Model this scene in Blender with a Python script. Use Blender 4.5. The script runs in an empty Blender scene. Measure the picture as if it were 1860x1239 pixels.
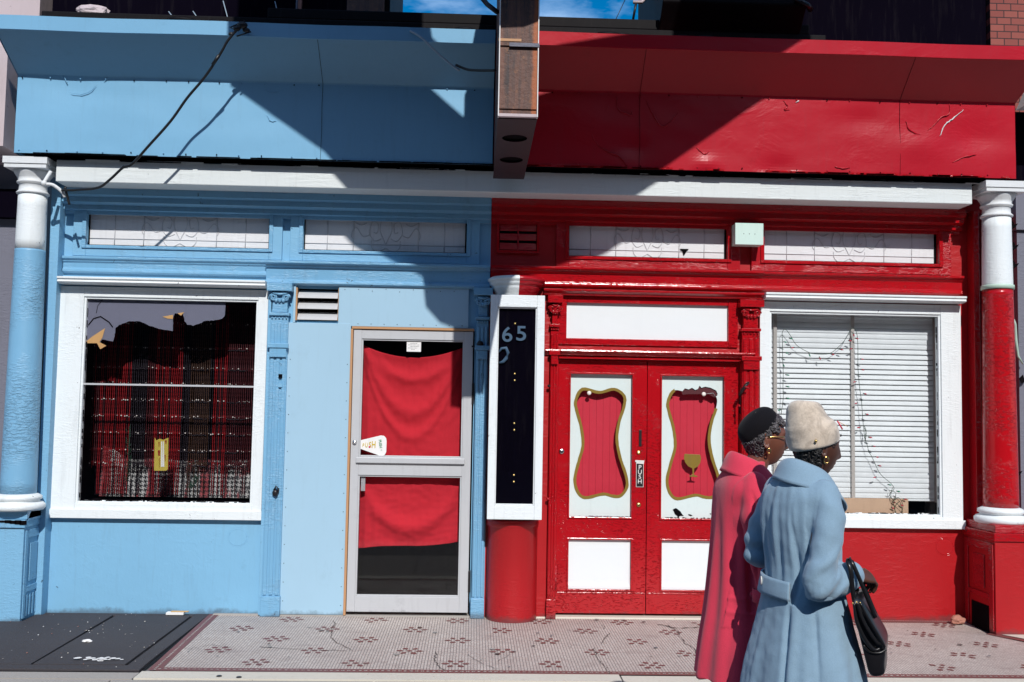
import bpy, bmesh, math, random
from mathutils import Vector, Matrix, noise
random.seed(7)
R = math.radians
# ------------------------------------------------------------------ camera, world, sun, exposure
C = bpy.context.scene.collection
SC = bpy.context.scene
YAW, PIT, ROL, FPX = 0.03683551, 0.06584578, 0.0170519, 1808.0
CAM = Vector((0, -7.70, 1.6))
_f = Vector((math.sin(YAW)*math.cos(PIT), math.cos(YAW)*math.cos(PIT), math.sin(PIT)))
_r0 = _f.cross(Vector((0, 0, 1))).normalized(); _u0 = _r0.cross(_f)
_r = _r0*math.cos(ROL) + _u0*math.sin(ROL); _u = -_r0*math.sin(ROL) + _u0*math.cos(ROL)
cam_d = bpy.data.cameras.new('camera'); cam = bpy.data.objects.new('camera', cam_d); C.objects.link(cam)
cam_d.sensor_width = 36; cam_d.lens = 36*FPX/1860; cam_d.clip_end = 3000; cam_d.clip_start = 0.05
mw = Matrix((( _r.x, _u.x, -_f.x, CAM.x), (_r.y, _u.y, -_f.y, CAM.y), (_r.z, _u.z, -_f.z, CAM.z), (0, 0, 0, 1)))
cam.matrix_world = mw
SC.camera = cam
SUN_X, SUN_Z = 0.14, 0.82           # direction towards the sun = (SUN_X, -1, SUN_Z)
sdir = Vector((SUN_X, -1, SUN_Z)).normalized()
sun_d = bpy.data.lights.new('sun', 'SUN'); sun_d.energy = 4.0; sun_d.angle = R(0.55); sun_d.color = (1, .98, .945)
sun = bpy.data.objects.new('sun', sun_d); C.objects.link(sun); sun.location = (2, -12, 12)
sun.rotation_euler = sdir.to_track_quat('Z', 'Y').to_euler()
w = bpy.data.worlds.new('World'); SC.world = w; w.use_nodes = True
nt = w.node_tree; bg = nt.nodes['Background']
sky = nt.nodes.new('ShaderNodeTexSky'); sky.sky_type = 'NISHITA'; sky.sun_disc = False
sky.sun_elevation = math.asin(sdir.z); sky.sun_rotation = math.atan2(sdir.x, sdir.y)
sky.air_density = 1.0; sky.dust_density = 0.6; sky.ozone_density = 1.6
tc = nt.nodes.new('ShaderNodeTexCoord'); mp = nt.nodes.new('ShaderNodeMapping'); mp.inputs['Scale'].default_value = (3, 3, 9)
nz = nt.nodes.new('ShaderNodeTexNoise'); nz.inputs['Scale'].default_value = 2.2; nz.inputs['Detail'].default_value = 7; nz.inputs['Roughness'].default_value = .6
rp = nt.nodes.new('ShaderNodeValToRGB'); rp.color_ramp.elements[0].position = .42; rp.color_ramp.elements[1].position = .74
rp.color_ramp.elements[1].color = (.55, .55, .55, 1)
mx = nt.nodes.new('ShaderNodeMix'); mx.data_type = 'RGBA'; mx.inputs[7].default_value = (6.5, 8.6, 11.5, 1)
hs = nt.nodes.new('ShaderNodeHueSaturation'); hs.inputs['Saturation'].default_value = 1.65; hs.inputs['Value'].default_value = .85
L = nt.links.new
L(tc.outputs['Generated'], mp.inputs['Vector']); L(mp.outputs[0], nz.inputs['Vector']); L(nz.outputs[0], rp.inputs[0])
L(rp.outputs[0], mx.inputs[0]); L(sky.outputs[0], hs.inputs['Color']); L(hs.outputs[0], mx.inputs[6]); L(mx.outputs[2], bg.inputs['Color'])
bg.inputs['Strength'].default_value = 0.135
SC.view_settings.view_transform = 'Standard'; SC.view_settings.look = 'None'
SC.view_settings.exposure = 0.0; SC.view_settings.gamma = 1.0
SC.cycles.max_bounces = 8; SC.cycles.transparent_max_bounces = 12

def P(px, py, Y=0.0):
    """point of the facade-parallel plane at depth Y seen at pixel px,py of the photograph"""
    d = _f + _r*((px-930)/FPX) - _u*((py-619.5)/FPX)
    return CAM + d*((Y-CAM.y)/d.y)
def G(px, py, z=0.0):
    d = _f + _r*((px-930)/FPX) - _u*((py-619.5)/FPX)
    return CAM + d*((z-CAM.z)/d.z)
def X_(px, py, Y=0.0): return P(px, py, Y).x
def Z_(px, py, Y=0.0): return P(px, py, Y).z
def RC(xl, yt, xr, yb, Y=0.0):
    xm, ym = (xl+xr)/2, (yt+yb)/2
    return X_(xl, ym, Y), X_(xr, ym, Y), Z_(xm, yb, Y), Z_(xm, yt, Y)   # x0,x1,z0,z1
# ------------------------------------------------------------------ materials
def srgb(r, g, b):
    f = lambda c: (c/255/12.92) if c <= 10 else ((c/255+.055)/1.055)**2.4
    return (f(r), f(g), f(b))
MATS = {}
class NT:
    def __init__(s, name):
        s.m = bpy.data.materials.new(name); s.m.use_nodes = True; s.t = s.m.node_tree
        s.b = s.t.nodes['Principled BSDF']; s.out = s.t.nodes['Material Output']; s.tc = s.t.nodes.new('ShaderNodeTexCoord')
    def n(s, ty, **kw):
        x = s.t.nodes.new('ShaderNode'+ty)
        for k, v in kw.items(): setattr(x, k, v)
        return x
    def l(s, a, b): s.t.links.new(a, b)
    def noise(s, scale, detail=4, rough=.55, sc=(1, 1, 1), dist=0):
        m = s.n('Mapping'); m.inputs['Scale'].default_value = sc; s.l(s.tc.outputs['Object'], m.inputs[0])
        x = s.n('TexNoise'); x.inputs['Scale'].default_value = scale; x.inputs['Detail'].default_value = detail
        x.inputs['Roughness'].default_value = rough; x.inputs['Distortion'].default_value = dist
        s.l(m.outputs[0], x.inputs['Vector']); return x.outputs[0]
    def ramp(s, v, p0, p1, c0=(0, 0, 0), c1=(1, 1, 1)):
        r = s.n('ValToRGB'); e = r.color_ramp.elements
        e[0].position = p0; e[1].position = p1; e[0].color = (*c0, 1); e[1].color = (*c1, 1); s.l(v, r.inputs[0]); return r.outputs[0]
    def mix(s, fac, a, b, mode='MIX'):
        x = s.n('Mix', data_type='RGBA', blend_type=mode)
        for i, v in ((0, fac), (6, a), (7, b)):
            if hasattr(v, 'is_linked') or hasattr(v, 'links'): s.l(v, x.inputs[i])
            elif i == 0: x.inputs[0].default_value = v
            else: x.inputs[i].default_value = (*v, 1)
        return x.outputs[2]
    def math(s, op, a, b=None, c=None):
        x = s.n('Math', operation=op)
        for i, v in enumerate((a, b, c)):
            if v is None: continue
            if hasattr(v, 'links'): s.l(v, x.inputs[i])
            else: x.inputs[i].default_value = v
        return x.outputs[0]
    def bump(s, h, strength, dist=.01, nrm=None):
        x = s.n('Bump'); x.inputs['Strength'].default_value = strength; x.inputs['Distance'].default_value = dist
        s.l(h, x.inputs['Height'])
        if nrm is not None: s.l(nrm, x.inputs['Normal'])
        return x.outputs[0]
def tint(c, k): return tuple(min(1, v*k) for v in c)
BASE = ('blue_stucco', 'blue_paint', 'blue_gloss', 'plywood_blue', 'red_paint', 'red_gloss', 'red_trim', 'aluminium')
def paint(name, col, rough=.45, var=.14, chips=0, chipcol=(.03, .02, .02), ridge=0, brush=.25, grime=.25, lump=.15, spec=.5, ridge_sc=(22, 22, 80), dirtcol=(.08, .07, .07), coat=0, rr_=(.46, .66), rdist=.006, base=0):
    t = NT(name)
    big = t.noise(1.3, 5, .6); fine = t.noise(60, 3, .6)
    c = t.mix(big, tint(col, 1-var), tint(col, 1+var))
    streak = t.noise(3, 4, .6, (9, 9, .8))
    c = t.mix(t.math('MULTIPLY', t.ramp(streak, .55, .85), grime*.5), c, dirtcol)
    gr = t.noise(5, 8, .7)
    c = t.mix(t.math('MULTIPLY', t.ramp(gr, .6, .72), grime), c, tint(col, .62))
    if chips:
        ch = t.noise(14, 9, .72, dist=.4); cut = t.ramp(ch, .70-.06*chips, .712-.06*chips)
        c = t.mix(cut, c, chipcol)
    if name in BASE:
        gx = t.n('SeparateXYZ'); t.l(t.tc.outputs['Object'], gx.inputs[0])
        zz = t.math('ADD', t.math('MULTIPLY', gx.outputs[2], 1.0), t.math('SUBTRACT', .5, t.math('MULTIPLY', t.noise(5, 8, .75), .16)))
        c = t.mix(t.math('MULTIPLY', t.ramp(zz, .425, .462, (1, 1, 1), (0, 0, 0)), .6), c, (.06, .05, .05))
    t.l(c, t.b.inputs['Base Color'])
    t.b.inputs['Roughness'].default_value = rough; t.b.inputs['Specular IOR Level'].default_value = spec
    if coat: t.b.inputs['Coat Weight'].default_value = coat; t.b.inputs['Coat Roughness'].default_value = .12
    nr = t.bump(t.noise(3.0, 3, .5), lump, .03)
    nr = t.bump(t.noise(55, 4, .6, (1, 1, .35)), brush, .0016, nr)
    if ridge:
        rn = t.noise(1, 4, .65, ridge_sc, .5); rr = t.ramp(rn, *rr_)
        mask = t.ramp(t.noise(2.6, 3, .5), .38, .62)
        nr = t.bump(t.math('MULTIPLY', rr, mask), ridge, rdist, nr)
    t.l(nr, t.b.inputs['Normal'])
    MATS[name] = t.m; return t.m
BL = (.20, .43, .63)
BLp = (.38, .56, .74)
RD = (.40, .005, .009)
WH = (.76, .80, .81)
paint('blue_paint', BL, .5, .08, ridge=.35, brush=.6, grime=.35, spec=.35, chips=.7, chipcol=(.06, .12, .17))
paint('blue_gloss', (.18, .40, .60), .3, .10, ridge=.55, brush=.6, grime=.4, ridge_sc=(18, 18, 90), chips=.9, chipcol=(.05, .10, .15))
paint('blue_stucco', (.205, .44, .64), .6, .05, brush=.5, ridge=.15, grime=.3, spec=.3, ridge_sc=(14, 14, 14), chips=.3, chipcol=(.09, .17, .24))
paint('blue_sign', (.19, .42, .62), .5, .09, brush=.35, grime=.3, dirtcol=(.12, .2, .28), spec=.35, lump=.1)
paint('blue_crackle', (.195, .42, .62), .4, .08, ridge=.9, brush=.5, grime=.2, ridge_sc=(20, 20, 70), chips=.3, chipcol=(.05, .09, .14))
paint('plywood_blue', (.35, .53, .66), .62, .06, brush=.2, grime=.14, spec=.25, lump=.05)
paint('red_paint', RD, .42, .12, ridge=.3, brush=.35, grime=.22, ridge_sc=(9, 9, 26), dirtcol=(.1, .01, .01))
paint('red_gloss', (.41, .005, .010), .16, .18, chips=.5, chipcol=(.07, .008, .01), ridge=1.0, brush=.6, grime=.3, ridge_sc=(34, 34, 120), dirtcol=(.06, .005, .005), spec=.55, rr_=(.56, .63), rdist=.0045)
paint('red_trim', (.39, .005, .012), .26, .1, ridge=.8, brush=.6, grime=.2, ridge_sc=(14, 14, 60), dirtcol=(.1, .01, .01), spec=.55)
paint('red_sign', (.43, .009, .022), .34, .18, ridge=.25, brush=.15, grime=.3, ridge_sc=(3, 3, 5), dirtcol=(.2, .05, .06), lump=.2, spec=.25)
paint('red_crackle', (.44, .005, .010), .18, .1, ridge=1.0, rr_=(.53, .60), rdist=.008, brush=.5, grime=.3, ridge_sc=(26, 26, 65), dirtcol=(.1, .01, .01), spec=.5)
paint('white_paint', WH, .5, .05, chips=.6, brush=.6, ridge=.3, grime=.35, chipcol=(.1, .09, .09), spec=.3)
paint('white_old', (.70, .72, .73), .55, .05, chips=.5, brush=.5, ridge=.35, grime=.3, chipcol=(.07, .06, .06), spec=.3)
paint('white_beam', (.68, .72, .72), .5, .05, chips=.25, brush=.7, ridge=.35, grime=.28, chipcol=(.08, .07, .07), spec=.3, ridge_sc=(5, 40, 40))
paint('white_glass', (.66, .75, .735), .25, .04, chips=0, brush=.1, grime=.15, spec=.5)
paint('white_panel', (.77, .80, .81), .4, .02, chips=0, brush=.15, grime=.06, spec=.3)
paint('leaded_white', (.72, .72, .74), .45, .08, brush=.4, grime=.35, ridge=.2, spec=.4)
paint('lead_line', (.56, .56, .58), .5, .1)
paint('black_tar', (.004, .003, .004), .6, .3, chips=.25, chipcol=(.05, .04, .04), spec=.12)
paint('black_wall', (.003, .002, .006), .9, .3, spec=.02)
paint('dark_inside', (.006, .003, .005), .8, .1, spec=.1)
paint('aluminium', (.50, .505, .52), .42, .05, chips=.22, chipcol=(.22, .2, .26), brush=.5, grime=.3, spec=.5)
paint('raw_wood', (.50, .26, .12), .6, .2, brush=.6)
paint('pale_wood', (.68, .45, .30), .6, .2, brush=.6)
paint('olive', (.22, .145, .02), .4, .08, brush=.3)
paint('crimson_board', (.50, .022, .045), .5, .14, brush=.9, grime=.3, spec=.3)
paint('black_metal', (.012, .010, .012), .4, .2, spec=.4)
paint('dark_hole', (.004, .003, .004), .9, 0, spec=.05)
paint('grey_neighbour', (.16, .16, .20), .7, .12, ridge=.4, brush=.6, grime=.4)
paint('pale_neighbour', (.52, .43, .44), .7, .12, chips=.4, brush=.6, grime=.4)
paint('green_paint', (.50, .66, .55), .5, .1)
paint('mint_box', (.58, .74, .68), .4, .03, brush=.2, grime=.15)
paint('steel_plate', (.048, .042, .046), .75, .2, chips=.35, chipcol=(.30, .29, .28), brush=.8, grime=.4, ridge=.3, spec=.4, ridge_sc=(60, 60, 60))
paint('cable_black', (.006, .006, .007), .45, .1)
paint('cable_grey', (.30, .38, .45), .5, .1)
paint('paper_white', (.8, .78, .76), .7, .04)
paint('paper_yellow', (.55, .42, .06), .6, .2)
paint('ink', (.05, .05, .05), .6, 0)
paint('yellow_ink', (.55, .38, .0), .5, 0)
paint('green_ink', (.03, .26, .12), .5, 0)
paint('lettering_blue', (.035, .08, .14), .6, .3, chips=.4, chipcol=(.01, .008, .012))
paint('silver', (.75, .73, .70), .25, .1, spec=.9)
paint('brick_chunk', (.40, .17, .12), .8, .2, brush=.9)
paint('grey_paper', (.20, .20, .27), .6, .06, brush=.3, grime=.3)
paint('tan_paper', (.60, .36, .15), .7, .06)
paint('old_flags', (.15, .145, .15), .85, .15, brush=.8, grime=.4)
paint('concrete', (.36, .33, .30), .8, .12, chips=.2, chipcol=(.16, .14, .13), brush=.8, grime=.4, ridge=.15, spec=.2, ridge_sc=(40, 40, 40))
paint('opposite_brick', (.03, .02, .02), .85, .2)
paint('asphalt', (.05, .05, .052), .85, .2, brush=.9)
paint('limestone', (.62, .57, .48), .7, .1, chips=.4, chipcol=(.2, .17, .14), brush=.8, grime=.4)
def rust_mat():
    t = NT('rusty_steel')
    a = t.noise(3, 7, .7, (10, 10, .7)); b = t.noise(9, 8, .75, (1, 1, .5))
    c = t.mix(t.ramp(a, .35, .7), (.045, .026, .024), (.19, .075, .045))
    c = t.mix(t.ramp(b, .56, .7), c, (.02, .012, .014))
    g = t.n('SeparateXYZ'); t.l(t.tc.outputs['Object'], g.inputs[0])
    # orange rust running down near the right lip
    x = t.ramp(t.math('ADD', g.outputs[0], t.math('MULTIPLY', t.noise(2, 5, .7, (1, 1, 2)), .06)), .330, .342)
    c = t.mix(t.math('MULTIPLY', x, .8), c, (.42, .11, .025))
    t.l(c, t.b.inputs['Base Color']); t.b.inputs['Roughness'].default_value = .6
    c = t.mix(t.ramp(t.noise(22, 8, .8), .55, .66), c, (.24, .10, .04)); t.l(c, t.b.inputs['Base Color'])
    t.l(t.bump(t.noise(30, 6, .7), .8, .006), t.b.inputs['Normal']); MATS['rusty_steel'] = t.m
rust_mat()
def plain(name, col, rough=.5, metal=0, spec=.5):
    t = NT(name); t.b.inputs['Roughness'].default_value = rough; t.b.inputs['Metallic'].default_value = metal
    t.b.inputs['Specular IOR Level'].default_value = spec
    t.l(t.mix(t.noise(12, 3), tint(col, .9), tint(col, 1.1)), t.b.inputs['Base Color']); MATS[name] = t.m
plain('gold', (.85, .55, .2), .25, 1); plain('brass', (.6, .42, .15), .35, 1); plain('chrome', (.7, .7, .72), .2, 1)
plain('eye_white', (.35, .30, .27), .3); plain('button_white', (.75, .72, .66), .3); plain('bulb_red', (.62, .02, .06), .3); plain('bulb_green', (.0, .28, .14), .3)
plain('wire_green', (.02, .06, .03), .5); plain('blind_white', (.88, .90, .90), .45); plain('blind_tape', (.55, .50, .46), .7)
plain('bead_shine', (.85, .75, .7), .12); plain('curtain_red', (.27, .008, .012), .4); plain('curtain_maroon', (.07, .006, .010), .5)
plain('curtain_dark', (.012, .006, .012), .5); plain('curtain_brown', (.055, .022, .012), .5); plain('curtain_green', (.01, .05, .025), .6)
plain('tile_red', (.17, .055, .050), .55)
paint('sign_under_shade', (.028, .012, .015), .6, .3, brush=.5)  # colour darkened to stand for the shade beneath the sign box
plain('crack', (.12, .095, .085), .9, 0, .1)
def glass(name, tintc=(1, 1, 1), refl=1.0):
    t = NT(name); t.t.nodes.remove(t.b)
    tr = t.n('BsdfTransparent'); tr.inputs[0].default_value = (*tintc, 1)
    gl = t.n('BsdfGlossy'); gl.inputs['Roughness'].default_value = .03
    fr = t.n('Fresnel'); fr.inputs['IOR'].default_value = 1.45
    nb = t.bump(t.noise(1.5, 3), .05, .02); t.l(nb, gl.inputs['Normal'])
    ms = t.n('MixShader'); t.l(t.math('MULTIPLY', fr.outputs[0], refl), ms.inputs[0]); t.l(tr.outputs[0], ms.inputs[1]); t.l(gl.outputs[0], ms.inputs[2])
    t.l(ms.outputs[0], t.out.inputs['Surface']); MATS[name] = t.m
glass('window_glass', (.93, .94, .95), .8); glass('dirty_glass', (.93, .93, .94), .9)
def wool(name, col, weave=260, sheen=.25, mott=0):
    t = NT(name)
    c = t.mix(t.noise(3, 5, .6), tint(col, .88), tint(col, 1.1))
    c = t.mix(t.math('MULTIPLY', t.ramp(t.noise(weave, 2, .7), .35, .7), .35), c, tint(col, .7))
    if mott: c = t.mix(t.math('MULTIPLY', t.ramp(t.noise(13, 6, .7, (1, 1, 1), 1.2), .45, .66), mott), c, (.30, .24, .19))
    t.l(c, t.b.inputs['Base Color']); t.b.inputs['Roughness'].default_value = .9; t.b.inputs['Specular IOR Level'].default_value = .15
    t.b.inputs['Sheen Weight'].default_value = sheen; t.b.inputs['Sheen Roughness'].default_value = .5
    nr = t.bump(t.noise(9, 4, .55, (1, 1, .6)), .22, .02); nr = t.bump(t.noise(weave*.9, 2, .6), .5, .002, nr)
    t.l(nr, t.b.inputs['Normal']); MATS[name] = t.m
wool('blue_wool', (.235, .35, .45)); wool('pink_wool', (.66, .045, .085)); wool('beige_felt', (.66, .55, .44), 120, .5, .75); wool('black_felt', (.006, .005, .007), 150, .05)
wool('red_cloth', (.74, .036, .055), 300, .05)
def skin(name, col):
    t = NT(name); c = t.mix(t.noise(18, 4, .6), tint(col, .75), tint(col, 1.25)); t.l(c, t.b.inputs['Base Color'])
    t.b.inputs['Roughness'].default_value = .42; t.b.inputs['Subsurface Weight'].default_value = .06; t.b.inputs['Subsurface Radius'].default_value = (.01, .004, .002)
    t.l(t.bump(t.noise(160, 3, .6), .25, .001), t.b.inputs['Normal']); MATS[name] = t.m
skin('skin_dark', (.085, .032, .020)); skin('skin_brown', (.17, .058, .034))
def hairm(name, c0, c1):
    t = NT(name); c = t.mix(t.ramp(t.noise(26, 4, .6, (1, 1, 1), 2), .35, .7), c0, c1); t.l(c, t.b.inputs['Base Color'])
    t.b.inputs['Roughness'].default_value = .45
    t.l(t.bump(t.noise(90, 4, .7, (1, 1, .5), 1.5), .7, .004), t.b.inputs['Normal']); MATS[name] = t.m
hairm('hair_black', (.006, .005, .005), (.035, .03, .03)); hairm('hair_grey', (.015, .012, .013), (.16, .14, .145))
def leather():
    t = NT('black_leather'); t.b.inputs['Base Color'].default_value = (.008, .007, .008, 1); t.b.inputs['Roughness'].default_value = .36
    t.b.inputs['Coat Weight'].default_value = .12; t.b.inputs['Coat Roughness'].default_value = .1
    t.l(t.bump(t.noise(30, 4, .6), .15, .004), t.b.inputs['Normal']); MATS['black_leather'] = t.m
leather()
def houndstooth():
    t = NT('houndstooth'); g = t.n('SeparateXYZ'); t.l(t.tc.outputs['Object'], g.inputs[0])
    k = 8/.036
    wob = t.math('MULTIPLY', t.noise(7, 2), .02)
    i = t.math('FLOOR', t.math('MULTIPLY', t.math('ADD', t.math('ADD', g.outputs[0], wob), 50), k)); j = t.math('FLOOR', t.math('MULTIPLY', t.math('ADD', t.math('ADD', g.outputs[2], wob), 50), k))
    wi = t.math('LESS_THAN', t.math('MODULO', i, 8), 3.5); wj = t.math('LESS_THAN', t.math('MODULO', j, 8), 3.5)
    sel = t.math('LESS_THAN', t.math('MODULO', t.math('ADD', i, j), 4), 1.5)
    v = t.math('ADD', t.math('MULTIPLY', wi, sel), t.math('MULTIPLY', wj, t.math('SUBTRACT', 1, sel)))
    c = t.mix(v, (.008, .008, .012), (.50, .48, .46))
    rb = t.ramp(t.noise(1, 3, .5, (10, 10, 1.2)), .52, .56); c = t.mix(t.math('MULTIPLY', rb, .92), c, t.mix(v, (.03, .002, .004), (.30, .010, .022)))
    c = t.mix(t.math('MULTIPLY', t.ramp(t.noise(16, 5, .7), .55, .62), .75), c, (.012, .008, .014))
    t.l(c, t.b.inputs['Base Color']); t.b.inputs['Roughness'].default_value = .7; MATS['houndstooth'] = t.m
houndstooth()
def mosaic():
    t = NT('mosaic_tile'); m = t.n('Mapping'); m.inputs['Scale'].default_value = (1, 1, 1); t.l(t.tc.outputs['Object'], m.inputs[0])
    v = t.n('TexVoronoi', feature='DISTANCE_TO_EDGE'); v.inputs['Scale'].default_value = 52; v.inputs['Randomness'].default_value = .12; t.l(m.outputs[0], v.inputs['Vector'])
    vc = t.n('TexVoronoi', feature='F1'); vc.inputs['Scale'].default_value = 52; vc.inputs['Randomness'].default_value = .12; t.l(m.outputs[0], vc.inputs['Vector'])
    base = t.mix(t.ramp(vc.outputs['Color'], .2, .8), (.54, .455, .40), (.68, .595, .53))
    big = t.ramp(t.noise(1.6, 6, .65), .35, .7); base = t.mix(t.math('MULTIPLY', big, .5), base, (.42, .33, .29))
    st = t.ramp(t.noise(6, 7, .7, (.5, 1, 1)), .55, .68); base = t.mix(t.math('MULTIPLY', st, .35), base, (.22, .15, .14))
    c = t.mix(t.ramp(v.outputs['Distance'], .05, .16), (.15, .125, .12), base)
    t.l(c, t.b.inputs['Base Color']); t.b.inputs['Roughness'].default_value = .6
    t.l(t.bump(t.ramp(v.outputs['Distance'], .02, .15), .5, .002), t.b.inputs['Normal']); MATS['mosaic_tile'] = t.m
mosaic()
def bricks():
    t = NT('red_brick'); m = t.n('Mapping'); m.inputs['Rotation'].default_value = (R(90), 0, 0); t.l(t.tc.outputs['Object'], m.inputs[0])
    b = t.n('TexBrick'); b.inputs['Scale'].default_value = 4.3; b.inputs['Color1'].default_value = (.22, .05, .04, 1); b.inputs['Color2'].default_value = (.30, .08, .06, 1)
    b.inputs['Mortar'].default_value = (.03, .015, .015, 1); b.inputs['Mortar Size'].default_value = .018; t.l(m.outputs[0], b.inputs[0])
    t.l(b.outputs[0], t.b.inputs['Base Color']); t.b.inputs['Roughness'].default_value = .85; MATS['red_brick'] = t.m
bricks()
# ------------------------------------------------------------------ mesh helpers
class MB:
    def __init__(s): s.v = []; s.f = []; s.m = []; s.sm = []; s.mats = []
    def mi(s, name):
        if name not in s.mats: s.mats.append(name)
        return s.mats.index(name)
    def add(s, vs, fs, mat, smooth=False):
        o = len(s.v); s.v += [tuple(v) for v in vs]; k = s.mi(mat)
        for f in fs: s.f.append(tuple(o+i for i in f)); s.m.append(k); s.sm.append(smooth)
        return s
    def box(s, x0, x1, y0, y1, z0, z1, mat):
        if x0 > x1: x0, x1 = x1, x0
        if y0 > y1: y0, y1 = y1, y0
        if z0 > z1: z0, z1 = z1, z0
        v = [(x, y, z) for x in (x0, x1) for y in (y0, y1) for z in (z0, z1)]
        return s.add(v, [(0, 1, 3, 2), (4, 6, 7, 5), (0, 4, 5, 1), (2, 3, 7, 6), (0, 2, 6, 4), (1, 5, 7, 3)], mat)
    def profx(s, x0, x1, pts, mat, smooth=False):      # (y,z) profile swept along X, closed
        n = len(pts); v = [(x, y, z) for x in (x0, x1) for (y, z) in pts]
        f = [(i, (i+1) % n, n+(i+1) % n, n+i) for i in range(n)] + [tuple(range(n))[::-1], tuple(range(n, 2*n))]
        return s.add(v, f, mat, smooth)
    def prism(s, pts, y0, y1, mat):                     # (x,z) outline extruded along Y
        n = len(pts); v = [(x, y, z) for y in (y0, y1) for (x, z) in pts]
        f = [(i, (i+1) % n, n+(i+1) % n, n+i) for i in range(n)] + [tuple(range(n))[::-1], tuple(range(n, 2*n))]
        return s.add(v, f, mat)
    def lathe(s, cx, cy, prof, mat, seg=48, a0=0, a1=360, smooth=True):
        full = abs(a1-a0-360) < 1e-6; n = seg if full else seg+1; v = []
        for (r, z) in prof:
            for i in range(n):
                a = R(a0+(a1-a0)*i/seg); v.append((cx+r*math.cos(a), cy+r*math.sin(a), z))
        f = []
        for j in range(len(prof)-1):
            for i in range(seg):
                b = (i+1) % n if full else i+1
                f.append((j*n+i, j*n+b, (j+1)*n+b, (j+1)*n+i))
        if full: f += [tuple(range(n))[::-1], tuple((len(prof)-1)*n+i for i in range(n))]
        return s.add(v, f, mat, smooth)
    def tube(s, pts, r, mat, seg=8, cap=True):
        pts = [Vector(p) for p in pts]; n = len(pts); rr = r if isinstance(r, (list, tuple)) else [r]*n
        v = []; up = Vector((0.13, .21, .97))
        for i, p in enumerate(pts):
            d = (pts[min(i+1, n-1)]-pts[max(i-1, 0)]).normalized()
            a = d.cross(up)
            if a.length < 1e-3: a = d.cross(Vector((1, 0, 0)))
            a.normalize(); b = d.cross(a)
            for k in range(seg):
                t = 2*math.pi*k/seg; v.append(p+(a*math.cos(t)+b*math.sin(t))*rr[i])
        f = [(i*seg+k, i*seg+(k+1) % seg, (i+1)*seg+(k+1) % seg, (i+1)*seg+k) for i in range(n-1) for k in range(seg)]
        if cap: f += [tuple(range(seg))[::-1], tuple((n-1)*seg+k for k in range(seg))]
        return s.add(v, f, mat, True)
    def sph(s, c, r, mat, sx=1, sy=1, sz=1, seg=12, ring=8, M=None):
        v = []; f = []
        for j in range(1, ring):
            for i in range(seg):
                a = 2*math.pi*i/seg; b = math.pi*j/ring
                v.append((sx*r*math.sin(b)*math.cos(a), sy*r*math.sin(b)*math.sin(a), sz*r*math.cos(b)))
        v += [(0, 0, sz*r), (0, 0, -sz*r)]; t = len(v)-2
        for j in range(ring-2):
            for i in range(seg): f.append((j*seg+i, (j+1)*seg+i, (j+1)*seg+(i+1) % seg, j*seg+(i+1) % seg))
        for i in range(seg): f.append((t, i, (i+1) % seg)); f.append((t+1, (ring-2)*seg+(i+1) % seg, (ring-2)*seg+i))
        v = [Vector(x) for x in v]
        if M is not None: v = [M @ x for x in v]
        return s.add([x+Vector(c) for x in v], f, mat, True)
    def mesh(s, name):
        me = bpy.data.meshes.new(name); me.from_pydata(s.v, [], s.f)
        for k in s.mats: me.materials.append(MATS[k])
        me.polygons.foreach_set('material_index', s.m); me.polygons.foreach_set('use_smooth', s.sm); me.update()
        bm = bmesh.new(); bm.from_mesh(me); bmesh.ops.recalc_face_normals(bm, faces=bm.faces); bm.to_mesh(me); bm.free()
        return me
    def build(s, name, parent=None, bevel=0, label=None):
        me = s.mesh(name); o = bpy.data.objects.new(name, me); C.objects.link(o)
        if parent is not None: o.parent = parent
        if bevel:
            b = o.modifiers.new('b', 'BEVEL'); b.width = bevel; b.segments = 2; b.limit_method = 'ANGLE'; b.angle_limit = R(40)
        if label: o['label'] = label
        return o
def tag(o, label, cat, group=None):
    o['label'] = label; o['category'] = cat
    if group: o['group'] = group
    return o
def thing(name, label, cat, group=None):
    o = bpy.data.objects.new(name, None); C.objects.link(o); return tag(o, label, cat, group)
def struct(o): o['kind'] = 'structure'; return o
def smooth_pts(pts, n=6, closed=False):
    pts = [Vector(p) for p in pts]; out = []; m = len(pts)
    for i in range(m if closed else m-1):
        g = (lambda k: pts[k % m]) if closed else (lambda k: pts[max(0, min(m-1, k))])
        p0, p1, p2, p3 = g(i-1), g(i), g(i+1), g(i+2)
        for k in range(n):
            t = k/n; out.append(.5*((2*p1)+(p2-p0)*t+(2*p0-5*p1+4*p2-p3)*t*t+(3*p1-p0-3*p2+p3)*t**3))
    if not closed: out.append(pts[-1])
    return out
def fill2d(loops, y0, y1, mat, name, parent, label=None):
    """flat board with holes: loops of (x,z), extruded from y0 to y1"""
    cu = bpy.data.curves.new(name, 'CURVE'); cu.dimensions = '2D'; cu.fill_mode = 'BOTH'; cu.extrude = abs(y1-y0)/2
    for lp in loops:
        sp = cu.splines.new('POLY'); sp.points.add(len(lp)-1); sp.use_cyclic_u = True
        for p, q in zip(sp.points, lp): p.co = (q[0], q[1], 0, 1)
    o = bpy.data.objects.new('tmp', cu); C.objects.link(o); bpy.context.view_layer.update()
    me = bpy.data.meshes.new_from_object(o.evaluated_get(bpy.context.evaluated_depsgraph_get()))
    bpy.data.objects.remove(o)
    ym = (y0+y1)/2
    for v in me.vertices: x, z, e = v.co; v.co = (x, ym+e, z)
    me.name = name; me.materials.clear(); me.materials.append(MATS[mat])
    ob = bpy.data.objects.new(name, me); C.objects.link(ob)
    if parent is not None: ob.parent = parent
    if label: ob['label'] = label
    return ob
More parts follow.
